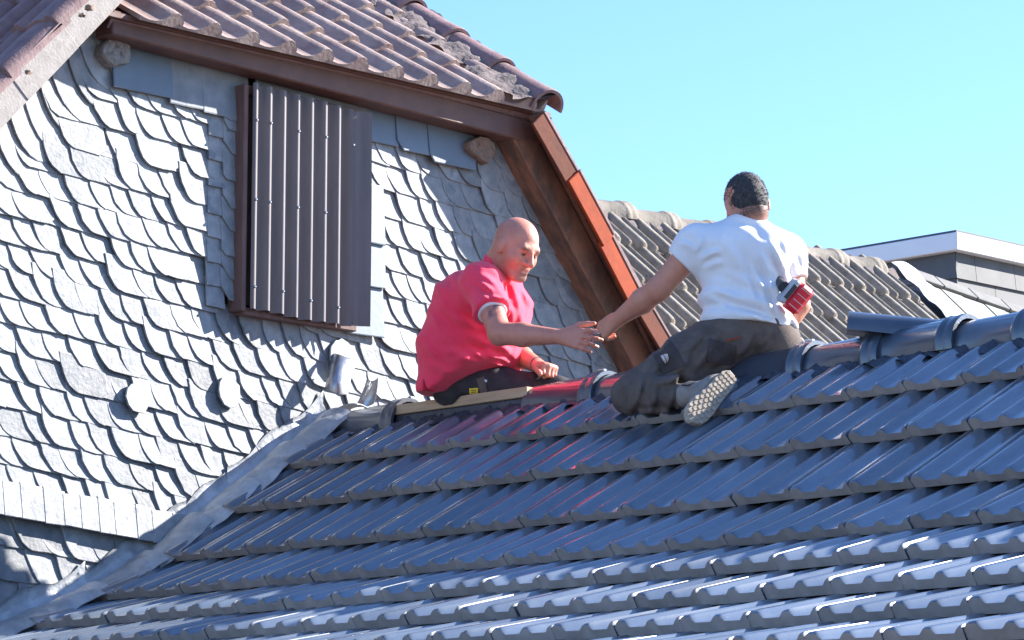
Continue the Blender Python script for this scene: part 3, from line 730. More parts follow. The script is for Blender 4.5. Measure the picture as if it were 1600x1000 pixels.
# ------------------------------------------------------------------ lower panelled roof to the right
pn = thing('panelled_house', 'low roof of pale flat panels beyond the grey tiles, with a dark ridge strip', 'house', (XG, 7.5, -8))
pg0 = rg0 + np.array((0, 0, -.02))
pd = MB().prism([pg0 + (0, YB + .03, -.02) - ng * .05, pg0 + (0, 10.5, -.40) - ng * .05, pg0 + (0, 10.5, -.4) + dg * 3 - ng * .05, pg0 + (0, YB + .03, 0) + dg * 3 - ng * .05][::-1], ng * .05).done('panel_roof', M['ridge_dark'], pn)
MB().box((XG - .2, YB + .1, -8), (XG + 1.8, 10.4, -.8)).done('house_wall', M['render'], pn)
for c in range(18):
    y = YB + .075 + c * .215; dz = -.09 * (y - YB)
    for r_ in range(3):
        b = pg0 + np.array((0, y, dz)) + dg * (.04 + r_ * .62); w = .207
        MB().obox(b + np.array((0, w / 2, -.045 * w)) + dg * .30 + ng * (.012 + (.004 if c % 2 else 0)), unit((0, 1, -.09)), dg, ng, (w / 2, .305, .006), .002).done('panel', M['panel'], pd)
for c in range(13):
    y = YB - .02 + c * .33; dz = -.09 * (y - YB)
    MB().obox(pg0 + np.array((0, y + .165, dz - .014 + .01)) + dg * .02 + ng * .025, unit((0, 1, -.09)), dg, ng, (.161, .055, .012), .004).done('ridge_strip', M['ridge_dark'], pd)

# ------------------------------------------------------------------ flat-roofed dormer block far right
K = at(1495, 362, 24.0)
blk = thing('rooftop_block', 'flat-topped rooftop block with white fascia and dark lapped cladding', 'dormer', (K[0] - 2, K[1] + 2, K[2] - 3))
LX, LY, FH, OV = 2.6, 6.0, .135, .06
MB().box((K[0] - LX, K[1], K[2] - FH), (K[0], K[1] + LY, K[2]), .006).done('fascia', M['fascia'], blk)
MB().box((K[0] - LX + .02, K[1] + .02, K[2] + .001), (K[0] - .02, K[1] + LY - .02, K[2] + .02)).done('flat_roof', M['clad'], blk)
core = MB().box((K[0] - LX + OV + .02, K[1] + OV + .02, K[2] - 3), (K[0] - OV - .02, K[1] + LY - .1, K[2] - FH - .002)).done('block_wall', M['clad'], blk)
zt = K[2] - FH
for i in range(9):
    zb = zt - .19 * (i + 1)
    for j in range(12):
        y0 = K[1] + OV + j * .5 + (.25 if i % 2 else 0) - .25; y1 = min(y0 + .495, K[1] + LY - .1); y0 = max(y0, K[1] + OV)
        if y1 - y0 < .05: continue
        MB().hexa([(K[0] - OV - .018, y0, zb - .012), (K[0] - OV + .008, y0, zb - .012), (K[0] - OV + .008, y1, zb - .012), (K[0] - OV - .018, y1, zb - .012),
                   (K[0] - OV - .018, y0, zb + .19), (K[0] - OV - .012, y0, zb + .19), (K[0] - OV - .012, y1, zb + .19), (K[0] - OV - .018, y1, zb + .19)]).done('cladding_board', M['clad'], core)
    for j in range(3):
        x0 = K[0] - LX + OV + j * .83 + (.3 if i % 2 else 0); x1 = min(x0 + .825, K[0] - OV)
        if x1 - x0 < .05: continue
        MB().hexa([(x0, K[1] + OV - .008, zb - .012), (x1, K[1] + OV - .008, zb - .012), (x1, K[1] + OV + .018, zb - .012), (x0, K[1] + OV + .018, zb - .012),
                   (x0, K[1] + OV + .012, zb + .19), (x1, K[1] + OV + .012, zb + .19), (x1, K[1] + OV + .018, zb + .19), (x0, K[1] + OV + .018, zb + .19)]).done('cladding_board', M['clad'], core)

# ------------------------------------------------------------------ people: smooth bodies grown from joints (signed distance fields, surface nets)
A_ = lambda *p: np.array(p, float)
def cone(p, a, b, ra, rb):
    a = np.array(a, float); b = np.array(b, float); ba = b - a; t = np.clip(((p - a) @ ba) / max(ba @ ba, 1e-9), 0, 1)
    return np.linalg.norm(p - a - t[:, None] * ba, axis=1) - (ra + t * (rb - ra))
def ell(p, c, r, B=None):
    q = p - np.array(c, float)
    if B is not None: q = q @ np.array(B, float).T      # rows of B are the axes
    r = np.array(r, float); k0 = np.linalg.norm(q / r, axis=1); k1 = np.linalg.norm(q / (r * r), axis=1) + 1e-9
    return k0 * (k0 - 1) / k1
def smin(a, b, k):
    h = np.maximum(k - np.abs(a - b), 0) / k; return np.minimum(a, b) - h * h * k * .25
def smax(a, b, k): return -smin(-a, -b, k)
def field(prims):
    def fn(p):
        d = None
        for q in prims:
            kind, k = q[0], q[-1]
            e = cone(p, *q[1:-1]) if kind == 'c' else ell(p, *q[1:-1])
            d = e if d is None else smin(d, e, k)
        return d
    return fn
def nets(fn, lo, hi, h):
    B = 12
    lo = np.array(lo, float); n = np.ceil((np.array(hi) - lo) / h / B).astype(int) * B
    D = np.empty(n, np.float32)
    g = np.stack(np.meshgrid(*[np.arange(0, n[i], B) for i in range(3)], indexing='ij'), -1).reshape(-1, 3)
    dc = fn(lo + (g + (B - 1) / 2) * h); rad = (B + 2) * h * .9 + .012
    o = np.stack(np.meshgrid(*[np.arange(B)] * 3, indexing='ij'), -1).reshape(-1, 3)
    near = np.abs(dc) < rad
    for (i, j, k), d in zip(g[~near], dc[~near]): D[i:i + B, j:j + B, k:k + B] = d
    gn = g[near]
    for s in range(0, len(gn), 120):
        c = gn[s:s + 120]; P = (c[:, None, :] + o[None]).reshape(-1, 3); v = fn(lo + P * h).astype(np.float32)
        D[P[:, 0], P[:, 1], P[:, 2]] = v
    S = D < 0
    c = np.zeros(n - 1, np.int8)
    for a in (0, 1):
        for b in (0, 1):
            for e in (0, 1): c += S[a:n[0] - 1 + a, b:n[1] - 1 + b, e:n[2] - 1 + e]
    mk_ = (c > 0) & (c < 8); ids = np.full(n - 1, -1, np.int64); cells = np.argwhere(mk_); ids[mk_] = np.arange(len(cells))
    acc = np.zeros((len(cells), 3)); cnt = np.zeros(len(cells))
    for ax in range(3):
        o1, o2 = [i for i in range(3) if i != ax]
        for a in (0, 1):
            for b in (0, 1):
                p = cells.copy(); p[:, o1] += a; p[:, o2] += b; q = p.copy(); q[:, ax] += 1
                d0 = D[p[:, 0], p[:, 1], p[:, 2]]; d1 = D[q[:, 0], q[:, 1], q[:, 2]]; x = (d0 < 0) != (d1 < 0)
                t = np.where(x, d0 / np.where(x, d0 - d1, 1), 0); pos = p.astype(float); pos[:, ax] += t
                acc[x] += pos[x]; cnt[x] += 1
    V = lo + acc / cnt[:, None] * h; F = []
    for ax in range(3):
        o1, o2 = (ax + 1) % 3, (ax + 2) % 3
        sl0 = [slice(None)] * 3; sl1 = [slice(None)] * 3; sl0[ax] = slice(0, -1); sl1[ax] = slice(1, None)
        x = S[tuple(sl0)] != S[tuple(sl1)]; e = np.argwhere(x); e = e[(e[:, o1] > 0) & (e[:, o2] > 0) & (e[:, o1] < n[o1] - 1) & (e[:, o2] < n[o2] - 1)]
        ins = S[e[:, 0], e[:, 1], e[:, 2]]; q = []
        for a, b in ((-1, -1), (0, -1), (0, 0), (-1, 0)):
            w = e.copy(); w[:, o1] += a; w[:, o2] += b; q.append(ids[w[:, 0], w[:, 1], w[:, 2]])
        q = np.stack(q, 1); q[~ins] = q[~ins][:, ::-1]; F.append(q)
    return V, np.concatenate(F)
def grow(name, fn, lo, hi, h, mat, parent, attrs=None):
    V, F = nets(fn, lo, hi, h)
    me = bpy.data.meshes.new(name); me.vertices.add(len(V)); me.vertices.foreach_set('co', V.ravel())
    me.loops.add(F.size); me.loops.foreach_set('vertex_index', F.ravel().astype(np.int32)); me.polygons.add(len(F))
    me.polygons.foreach_set('loop_start', np.arange(0, F.size, 4, dtype=np.int32)); me.polygons.foreach_set('loop_total', np.full(len(F), 4, np.int32))
    me.update(calc_edges=True); me.validate(); me.polygons.foreach_set('use_smooth', [True] * len(me.polygons))
    if attrs:
        for an, af in attrs.items():
            a = me.attributes.new(an, 'FLOAT', 'POINT'); a.data.foreach_set('value', np.clip(af(V), 0, 1).astype(np.float32))
    o = link(name, me, mat, parent)
    return o, (V, F)
def wob(p, f, seed, n=5):
    rs = np.random.default_rng(seed); K = rs.normal(0, 1, (n, 3)); PH = rs.uniform(0, 6.28, n); r = 0
    for i in range(n): r = r + np.sin(p @ (K[i] * f) + PH[i])
    return r / n
def basis(fwd, up):
    f = unit(fwd); r = unit(np.cross(f, up)); return np.array([r, f, np.cross(r, f)])       # rows: right, forward, up
def creases(p, segs, Y, w=.011, depth=.008):
    P2 = p @ np.stack([CR, CU], 1); out = np.zeros(len(p))
    for sg in segs:
        (x0, y0, x1, y1), dp, ww = sg[:4], (sg[4] if len(sg) > 4 else depth), (sg[5] if len(sg) > 5 else w)
        a = onY(x0, y0, Y) @ np.stack([CR, CU], 1); b = onY(x1, y1, Y) @ np.stack([CR, CU], 1); ba = b - a; L = np.linalg.norm(ba); t = ((P2 - a) @ ba) / L ** 2
        bow = .06 * L * np.sin(np.clip(t, 0, 1) * math.pi); s_ = ((P2 - a) @ np.array((-ba[1], ba[0]))) / L - bow
        q = s_ / ww; out += dp * (q * np.exp(.5 - q * q * .5)) * np.exp(-(np.abs(t - .5) / .48) ** 4)
    return out
def head_prims(c, B, s=1.0):
    c = np.array(c, float); T = lambda x, y, z: c + (B[0] * x + B[1] * y + B[2] * z) * s
    P = [('e', T(0, -.014, .030), A_(.080, .098, .090) * s, B, .02), ('e', T(0, .022, -.040), A_(.064, .066, .076) * s, B, .035),
         ('c', T(-.020, .070, -.096), T(.020, .070, -.096), .020 * s, .020 * s, .03), ('c', T(-.036, .074, .024), T(.036, .074, .024), .016 * s, .016 * s, .02),
         ('c', T(0, .092, .012), T(0, .112, -.026), .0085 * s, .0135 * s, .014), ('e', T(.014, .098, -.030), A_(.009, .011, .008) * s, B, .008), ('e', T(-.014, .098, -.030), A_(.009, .011, .008) * s, B, .008),
         ('e', T(.042, .058, -.026), A_(.022, .026, .024) * s, B, .03), ('e', T(-.042, .058, -.026), A_(.022, .026, .024) * s, B, .03),
         ('c', T(-.022, .083, -.056), T(.022, .083, -.056), .0085 * s, .0085 * s, .01), ('c', T(-.018, .083, -.070), T(.018, .083, -.070), .009 * s, .009 * s, .01),
         ('e', T(.079, -.004, -.004), A_(.010, .022, .034) * s, B, .008), ('e', T(-.079, -.004, -.004), A_(.010, .022, .034) * s, B, .008),
         ('e', T(.084, -.012, .004), A_(.006, .016, .024) * s, B, .004), ('e', T(-.084, -.012, .004), A_(.006, .016, .024) * s, B, .004)]
    def sub(p, d):
        for sx in (-1, 1):
            d = smax(d, -ell(p, T(sx * .031, .096, .002), A_(.019, .014, .011) * s, B), .012)
            d = smin(d, ell(p, T(sx * .031, .072, .001), A_(.013, .0145, .013) * s, B), .003)
        d = smax(d, -cone(p, T(-.020, .098, -.0635), T(.020, .098, -.0635), .0045 * s, .0045 * s), .004)
        return d
    loc = lambda V: ((V - c) @ B.T) / s
    def lip(V): q = loc(V); return np.exp(-((q[:, 0] / .024) ** 4 + ((q[:, 2] + .063) / .0125) ** 4)) * (q[:, 1] > .06)
    def eye(V):
        q = loc(V); e = np.exp(-(((np.abs(q[:, 0]) - .031) / .011) ** 4 + ((q[:, 2] - .001) / .0055) ** 4)) * (q[:, 1] > .05)
        br = .75 * np.exp(-(((np.abs(q[:, 0]) - .034) / .02) ** 4 + ((q[:, 2] - .026 + .1 * (np.abs(q[:, 0]) - .03)) / .006) ** 4)) * (q[:, 1] > .04)
        return np.maximum(e, br)
    return P, sub, T, loc, lip, eye
def hand_prims(wrist, d, nrm, thumb, curls, spread=.10, s=1.0, thumb_open=.7, fan=0):
    """d finger direction, nrm direction the fingers curl towards, thumb = side of the thumb"""
    d = unit(d); thumb = unit(np.array(thumb) - d * (np.array(thumb) @ d)); nrm = unit(np.array(nrm) - d * (np.array(nrm) @ d) - thumb * (np.array(nrm) @ thumb)); w = np.array(wrist, float); P = []
    offs = (.030, .010, -.010, -.028); ln = (.070, .079, .074, .058); pl = (.088, .092, .086, .078)
    for i in range(4):
        k = w + (d * pl[i] + thumb * offs[i]) * s
        P.append(('c', w + thumb * offs[i] * .55 * s + d * .012 * s, k, .0150 * s, .0118 * s, .016))
        a0 = fan * (1.5 - i) * spread
        c = curls[i] if isinstance(curls[i], (tuple, list)) else (curls[i],) * 3
        ang = 0; q = k; fd = unit(d + thumb * a0); segs = (.46, .30, .24); rr = (.0100, .0090, .0080, .0070)
        for j in range(3):
            ang += R(c[j]); dirn = fd * math.cos(ang) + nrm * math.sin(ang); q2 = q + dirn * ln[i] * segs[j] * s
            P.append(('c', q, q2, rr[j] * s, rr[j + 1] * s, .004)); q = q2
    P.append(('c', w + (d * .02 + thumb * .018 + nrm * .008) * s, w + (d * .055 + thumb * .030 + nrm * .012) * s, .019 * s, .016 * s, .014))
    t0 = w + (d * .028 + thumb * .026 + nrm * .008) * s; td = unit(d * .75 + thumb * thumb_open + nrm * .25); t1 = t0 + td * .042 * s
    td2 = unit(d * 1.0 + thumb * thumb_open * .45 + nrm * .35); t2 = t1 + td2 * .032 * s; td3 = unit(td2 + d * .2 + nrm * .1); t3 = t2 + td3 * .026 * s
    P += [('c', t0, t1, .0145 * s, .0115 * s, .010), ('c', t1, t2, .0112 * s, .0105 * s, .004), ('c', t2, t3, .0105 * s, .008 * s, .004)]
    return P
def decal(VF, corners, off, name, mat, parent, nu=6, nv=6, th=.002):
    bv = BVHTree.FromPolygons([tuple(p) for p in VF[0]], [tuple(map(int, q)) for q in VF[1]])
    c = [np.array(p, float) for p in corners]
    def fn(u, v):
        q = (c[0] * (1 - u) + c[1] * u) * (1 - v) + (c[3] * (1 - u) + c[2] * u) * v; d = ray(*q); d = d / np.linalg.norm(d)
        hit = bv.ray_cast(Vector(CAM), Vector(d)); 
        return np.array(hit[0]) - d * off if hit[0] is not None else None
    pts = [[fn(i / nu, j / nv) for i in range(nu + 1)] for j in range(nv + 1)]
    v = []; ok = {}
    for j in range(nv + 1):
        for i in range(nu + 1):
            if pts[j][i] is not None: ok[(i, j)] = len(v); v.append(pts[j][i])
    f = [(ok[(i, j)], ok[(i, j + 1)], ok[(i + 1, j + 1)], ok[(i + 1, j)]) for j in range(nv) for i in range(nu) if all(k in ok for k in ((i, j), (i + 1, j), (i + 1, j + 1), (i, j + 1)))]
    if not f: return None
    n = len(v); dd = ray(*c[0]); dd = dd / np.linalg.norm(dd)
    from collections import Counter
    ed = Counter(); 
    for q in f:
        for a, b in zip(q, q[1:] + q[:1]): ed[(a, b)] += 1
    f2 = list(f) + [tuple(k + n for k in q[::-1]) for q in f] + [(b, a, a + n, b + n) for (a, b) in ed if (b, a) not in ed]
    return obj(name, v + [p + dd * th for p in v], f2, mat, parent, True)

# ---- the man in the pink polo shirt, astride the ridge board, facing along the ridge (+X)
red = thing('person', 'bald man in a bright pink polo shirt sitting on the ridge, hand held out', 'person', (.84, 0, 0), 'roofers working on the ridge')
rpel = onY(731, 600, .03); rmid = onY(736, 545, .0); rche = onY(757, 478, .0); rnk = onY(781, 425, .0)
rsh = onY(752, 440, -.175); rel = onY(781, 521, -.235); rwr = onY(872, 526, -.185)
lsh = onY(786, 447, .165); lel = onY(800, 550, .20); lwr = onY(840, 571, .13)
HB = basis((.92, .0, -.52), (.35, .05, 1)); hc = onY(806, 388, -.02)
hp, hsub, HT, hloc, hlip, heye = head_prims(hc, HB, .985)
arm = [('c', rsh, rel, .055, .044, .02), ('c', rel, rel + (rwr - rel) * .4, .044, .044, .02), ('c', rel + (rwr - rel) * .4, rwr, .044, .029, .02),
       ('c', lsh, lel, .052, .043, .02), ('c', lel, lel + (lwr - lel) * .4, .043, .042, .02), ('c', lel + (lwr - lel) * .4, lwr, .042, .029, .02)]
core = [('c', rpel, rmid, .07, .08, .05), ('c', rmid, rche, .08, .09, .05), ('c', rche, rnk, .09, .06, .05), ('c', rsh, lsh, .05, .05, .05),
        ('c', rnk, HT(0, -.03, -.05), .060, .058, .03), ('c', rnk + A_(-.03, 0, .01), HT(0, -.055, -.02), .055, .05, .03)]
hd_dir = unit(rwr - rel)
rh = hand_prims(rwr + hd_dir * .012, hd_dir + A_(0, 0, -.06), (-.1, .8, -.15), (.10, .12, 1), ((10, 22, 15), (14, 28, 18), (16, 30, 20), (14, 25, 18)), fan=1, spread=.13, s=1.02, thumb_open=.75)
lhd = unit(lwr - lel)
lh = hand_prims(lwr + lhd * .008, A_(.9, -.25, -.15), (-.1, .1, -1), (.1, -1, .1), ((70, 85, 55), (74, 88, 55), (76, 88, 55), (78, 88, 55)), s=1.05, thumb_open=.35)
# legs on the far slope
hipR = rpel + A_(.02, -.02, -.01); kneeR = A_(1.20, .16, .012); ankR = A_(1.12, .48, -.25)
hipL = rpel + A_(.0, .15, .0); kneeL = A_(1.24, .42, -.07); ankL = A_(1.05, .70, -.40)
legs = [('c', hipR, kneeR, .075, .05, .03), ('c', kneeR, ankR, .05, .035, .03), ('c', hipL, kneeL, .075, .05, .03), ('c', kneeL, ankL, .05, .035, .03)]
bodyf0 = field(core + hp + arm + legs); handf = field(rh); handf2 = field(lh)
def bodyf(p): return smin(smin(hsub(p, bodyf0(p)), handf(p), .012), handf2(p), .012)
def ink(V):
    t = (V - (rsh + (rel - rsh) * .66)); ax = unit(rel - rsh); u = t @ ax; sd_ = t @ CR; m_ = np.exp(-((u / .045) ** 4 + ((sd_ - .005) / .028) ** 4))
    return m_ * (.55 + .9 * wob(V, 120, 5)) * (np.abs(wob(V, 75, 9)) < .6) * 1.1
def stub(V):
    q = hloc(V); b = np.exp(-(((q[:, 0]) / .034) ** 4 + ((q[:, 2] + .088) / .030) ** 4)) * (q[:, 1] > .05); side = np.exp(-((np.abs(q[:, 0]) - .07) / .02) ** 2 - ((q[:, 2] - .02) / .05) ** 2 - ((q[:, 1] + .03) / .05) ** 2)
    return .75 * b + .3 * side
lo = np.array((.50, -.36, -.46)); hi = np.array((1.86, .80, .80))
red_body, _ = grow('body', bodyf, lo, hi, .0042, M['skin_red'], red, {'lip': hlip, 'eye': heye, 'stubble': stub, 'ink': ink})
# polo shirt
LAT = A_(0, 1, 0)
tor = []
for s in (-1, 1):
    tor += [('c', rpel + LAT * .09 * s + A_(0, 0, -.035), rmid + LAT * .095 * s, .136, .126, .06), ('c', rmid + LAT * .095 * s, rche + LAT * .09 * s + A_(-.02, 0, 0), .126, .118, .06),
            ('c', rche + LAT * .095 * s, (rsh if s < 0 else lsh), .12, .058, .06), ('c', rnk + A_(-.03, .03 * s, -.035), (rsh if s < 0 else lsh), .055, .056, .05)]
tor += [('c', rmid + A_(.04, 0, -.02), rche + A_(.06, 0, -.02), .12, .11, .08), ('c', rche + A_(-.05, 0, .0), rnk + A_(-.05, 0, -.03), .12, .075, .07), ('c', rsh, lsh, .05, .05, .06)]
sl_r = rsh + (rel - rsh) * .60; sl_l = lsh + (lel - lsh) * .55
slv = [('c', rsh, sl_r + (rel - rsh) * .2, .066, .080, .05), ('c', lsh, sl_l + (lel - lsh) * .2, .060, .070, .05)]
torf = field(tor); slvf = field(slv); armR = unit(rel - rsh); armL = unit(lel - lsh)
colr = []
for k in range(12):
    a0, a1 = 2 * math.pi * k / 12, 2 * math.pi * (k + 1) / 12
    q = lambda a: rnk + A_(.025, 0, .022) + A_(.068 * math.cos(a), .068 * math.sin(a), .010 - .030 * math.cos(a))
    colr.append(('c', q(a0), q(a1), .014, .014, .006))
colf = field(colr)
def shirtf(p):
    d = torf(p)
    # drape: folds that run from the armpit and shoulder towards the lap
    pr_ = (p - rche); u = pr_ @ unit(A_(.75, 0, -.65)); v_ = pr_ @ unit(A_(.65, .2, .75))
    wv = np.sin(v_ * 62 + 5 * wob(p, 7, 3)) * .5 + .5
    d = d - .008 * wv ** 3 * np.clip(.3 - pr_[:, 2], 0, .35) / .35 - .005 * wob(p, 15, 12) - .0035 * wob(p, 34, 13) - .006 * (1 - np.abs(np.sin((p - rsh) @ unit(A_(.3, 0, -1)) * 34 + 3 * wob(p, 8, 15)))) ** 2 * np.exp(-(np.linalg.norm(p - (rsh + A_(.02, .05, -.14)), axis=1) / .13) ** 2)
    d = d + creases(p, [(749, 437, 774, 457), (751, 426, 779, 446), (752, 460, 784, 466), (739, 446, 769, 472), (769, 535, 797, 546, .010), (765, 553, 800, 569, .011), (736, 578, 800, 574, .010), (772, 566, 802, 587), (706, 561, 779, 548, .008, .014), (723, 515, 772, 541, .008, .014), (690, 541, 749, 568, .008, .016), (676, 495, 719, 525, .006, .016), (683, 439, 726, 469, .006, .016), (784, 442, 792, 470, .010), (805, 444, 814, 488), (798, 475, 805, 502), (713, 488, 749, 515, .010, .013), (670, 561, 706, 584, .006, .014), (726, 541, 762, 561), (660, 535, 690, 558, .005, .014)], -.16)
    s = slvf(p) + creases(p, [(749, 437, 774, 457), (751, 426, 779, 446), (752, 460, 784, 466), (739, 446, 769, 472)], -.2, .009, .006)
    e = p - sl_r; cut = e @ armR - .004 * np.sin(e @ CR * 60); e2 = p - sl_l; cut2 = e2 @ armL
    nearR = np.linalg.norm(p - sl_r, axis=1) < .16; nearL = np.linalg.norm(p - sl_l, axis=1) < .16
    s = s - .004 * wob(p, 30, 8) - .003 * np.sin((p - rsh) @ unit(A_(.5, .2, .8)) * 90 + 3 * wob(p, 12, 4))
    s = np.where(nearR, smax(s, cut, .004), s); s = np.where(nearL, smax(s, cut2, .004), s)
    d = smin(d, s, .035)
    d = smax(d, -(np.linalg.norm(p - (rnk + A_(.03, 0, .045)), axis=1) - .052), .008)
    d = smin(d, colf(p), .006)
    # placket opening at the throat
    d = smax(d, -cone(p, rnk + A_(.085, -.01, .02), rnk + A_(.125, -.015, -.06), .012, .004), .004)
    # hem, with a side slit
    hem = (rpel[2] - .045) - p[:, 2] + .10 * (p[:, 0] - rpel[0]) * 0 + .006 * wob(p, 20, 6)
    front_up = np.clip((p[:, 0] - (rpel[0] + .02)) * 1.0, 0, .16)
    d = smax(d, hem + front_up * .62, .006)
    slit = rpel + A_(-.005, -.23, -.055)
    e = p - slit; d = smax(d, -np.maximum(np.abs(e[:, 0]) - np.clip(.055 - e[:, 2], 0, .05) * .34, np.abs(e[:, 1]) - .06), .003)
    return d
red_shirt, RS = grow('polo_shirt', shirtf, (.50, -.36, -.06), (1.30, .42, .68), .0055, M['pink'], red)
cuff = field([('c', sl_r - armR * .03, sl_r + armR * 0.014, .057, .058, .01)])
def cufff(p): return smax(smax(cuff(p), (p - sl_r) @ armR - .006, .002), -((p - sl_r) @ armR + .02), .002)
grow('undershirt_cuff', cufff, sl_r - .12, sl_r + .12, .004, M['cotton'], red)
tr = field([('c', hipR + A_(-.03, -.005, .0), hipL + A_(-.03, .02, 0), .115, .115, .05), ('c', hipR + A_(0, -.02, 0), kneeR + A_(-.08, 0, 0), .108, .082, .04), ('c', kneeR + A_(-.08, 0, 0), kneeR, .082, .068, .04), ('c', kneeR, ankR, .070, .055, .03),
            ('c', hipL, kneeL, .105, .075, .04), ('c', kneeL, ankL, .075, .058, .03)])
def trf(p): 
    d = tr(p) - .005 * wob(p, 24, 21) - .0035 * wob(p, 55, 22)
    flat_ = (.016 - p[:, 2]) * (np.abs(p[:, 1]) < .085)            # sits flat on the ridge board
    return np.where(np.abs(p[:, 1]) < .085, smax(d, .016 - p[:, 2], .006), d)
red_tr, RT = grow('trousers', trf, (.55, -.26, -.52), (1.36, .82, .24), .006, M['work_dark'], red)
bt = field([('c', ankR + A_(-.02, .0, 0), ankR + A_(.02, .07, -.06), .055, .052, .02), ('c', ankR + A_(.02, .07, -.06), ankR + A_(.17, .08, -.07), .05, .042, .02)])
grow('shoe', bt, ankR - .2, ankR + .3, .008, M['grey_shoe'], red)
bt2 = field([('c', ankL + A_(-.02, .0, 0), ankL + A_(.02, .07, -.06), .055, .052, .02), ('c', ankL + A_(.02, .07, -.06), ankL + A_(.17, .08, -.07), .05, .042, .02)])
grow('shoe', bt2, ankL - .2, ankL + .3, .008, M['grey_shoe'], red)
lb = decal(RT, [(733, 607), (747, 606), (746, 619), (734, 620)], .004, 'pocket_label', M['yellow'], red_tr, 3, 3)
for yy in (609.5, 612.5, 615.5): decal(RT, [(735.5, yy), (744, yy - .6), (744, yy + .5), (735.5, yy + 1.1)], .0065, 'print_line', M['ink_dark'], lb, 2, 1, .001)
for q in ((759, 595), (763, 620)): decal(RT, [(q[0] - 2, q[1] - 2), (q[0] + 2, q[1] - 2), (q[0] + 2, q[1] + 2), (q[0] - 2, q[1] + 2)], .004, 'rivet', M['steel'], red_tr, 1, 1)
decal(RT, [(744, 592), (757, 588), (762, 617), (752, 619)], .004, 'side_pocket', M['work'], red_tr, 4, 6)
MB().tube([lwr + unit(A_(0, 0, 1)) * .031 * math.cos(a) + unit(np.cross(lhd, (0, 0, 1))) * .031 * math.sin(a) for a in np.linspace(0, 2 * math.pi, 15)], .0035, 5).done('bracelet', M['endbrown'], red, True)

# ---- the man in the white t-shirt, seen from behind, kneeling with one leg on the near slope
wh = thing('person', 'man in a white t-shirt kneeling on the tiles, seen from behind', 'person', (2.3, 0, 0), 'roofers working on the ridge')
wl_ = unit(A_(.707, .707, 0)); wf = A_(-.707, .707, 0)
wpel = onY(1168, 522, .0); wmid = onY(1166, 465, 0); wche = onY(1160, 398, 0); wnk = onY(1164, 345, .01)
wsl = onY(1088, 385, -.14); wsr = onY(1228, 398, .15)
wel = onY(1029, 452, -.20); wwl = onY(968, 497, -.19)
wer = onY(1247, 476, .165); wwr = onY(1219, 514, .12)
WB = basis(A_(-.80, .48, -.46), A_(-.20, -.05, 1)); wc = onY(1167, 321, .02)
whp, wsub, WT, wloc, wlip, weye = head_prims(wc, WB, .95)
warm = [('c', wsl, wel, .052, .043, .02), ('c', wel, wel + (wwl - wel) * .4, .043, .044, .02), ('c', wel + (wwl - wel) * .4, wwl, .044, .029, .02),
        ('c', wsr, wer, .050, .041, .02), ('c', wer, wer + (wwr - wer) * .4, .041, .041, .02), ('c', wer + (wwr - wer) * .4, wwr, .041, .028, .02)]
wcore = [('c', wpel, wmid, .07, .06, .05), ('c', wmid, wche, .06, .07, .05), ('c', wche, wnk, .07, .05, .05), ('c', wsl, wsr, .04, .04, .05), ('c', wnk, WT(0, -.03, -.05), .058, .056, .03)]
# near (left) leg lies on the tiles, far leg hangs over the other slope
RN = A_(0, -math.sin(P0), math.cos(P0))
def on_roof(x, y, o): return onP(x, y, RN, RN * o)
whl = wpel + A_(-.03, -.075, -.03); wkn = on_roof(990, 615, .098); wan = on_roof(1066, 618, .085)
whr = wpel + A_(.06, .08, -.03); wkr = A_(2.02, .40, -.13); war = A_(2.22, .68, -.40)
wlegs = [('c', whl, wkn, .072, .05, .03), ('c', wkn, wan, .05, .036, .03), ('c', whr, wkr, .07, .05, .03), ('c', wkr, war, .05, .036, .03)]
wd = unit(wwl - wel)
wlh = hand_prims(wwl + wd * .010, wd + A_(-.05, .0, -.02), (.1, .9, -.15), (-.25, .1, 1), ((28, 45, 25), (38, 62, 40), (48, 70, 45), (55, 75, 45)), s=1.0, thumb_open=.30)
wrd = unit(wwr - wer)
wrh = hand_prims(wwr + wrd * .01, wrd + A_(-.2, .2, 0), (-.6, -.2, -.3), (-.4, .5, .6), (55, 60, 60, 60), s=1.0, thumb_open=.4)
wb0 = field(wcore + whp + warm + wlegs); wh1 = field(wlh); wh2 = field(wrh)
def wbodyf(p): return smin(smin(wsub(p, wb0(p)), wh1(p), .012), wh2(p), .012)
def wstub(V):
    q = wloc(V); hr = np.exp(-(np.maximum(0, hairf0(V) - .012) / .012) ** 2) * (q[:, 1] < .045) * .0 + 1.0 * np.exp(-((q[:, 2] + .078) / .026) ** 2) * (q[:, 1] < -.0) * (np.abs(q[:, 0]) < .08) + .8 * np.exp(-((q[:, 1] - .075) / .022) ** 2) * (q[:, 2] > -.03) * (q[:, 2] < .10) * (np.abs(q[:, 0]) < .09)
    return np.clip(hr * (.75 + .5 * wob(V, 300, 77)), 0, 1) + ((q[:, 2] < -.02 - .35 * np.maximum(0, .05 - q[:, 1])) & (q[:, 1] > -.002) & (q[:, 2] > -.135) & (np.abs(q[:, 0]) < .085) & (q[:, 1] < .14)).astype(float) * .9
hairf0 = field([('e', WT(0, -.016, .034), A_(.080, .101, .092) * .95, WB, .01), ('e', WT(0, -.042, -.02), A_(.064, .062, .07) * .95, WB, .03)])
white_body, (WBV, _f) = grow('body', wbodyf, (1.66, -.56, -.46), (2.62, .80, .80), .0042, M['skin_white'], wh, {'lip': wlip, 'eye': weye, 'stubble': wstub})
hairf0 = field([('e', WT(0, -.016, .034), A_(.080, .101, .092) * .95, WB, .01), ('e', WT(0, -.042, -.02), A_(.064, .062, .07) * .95, WB, .03)])
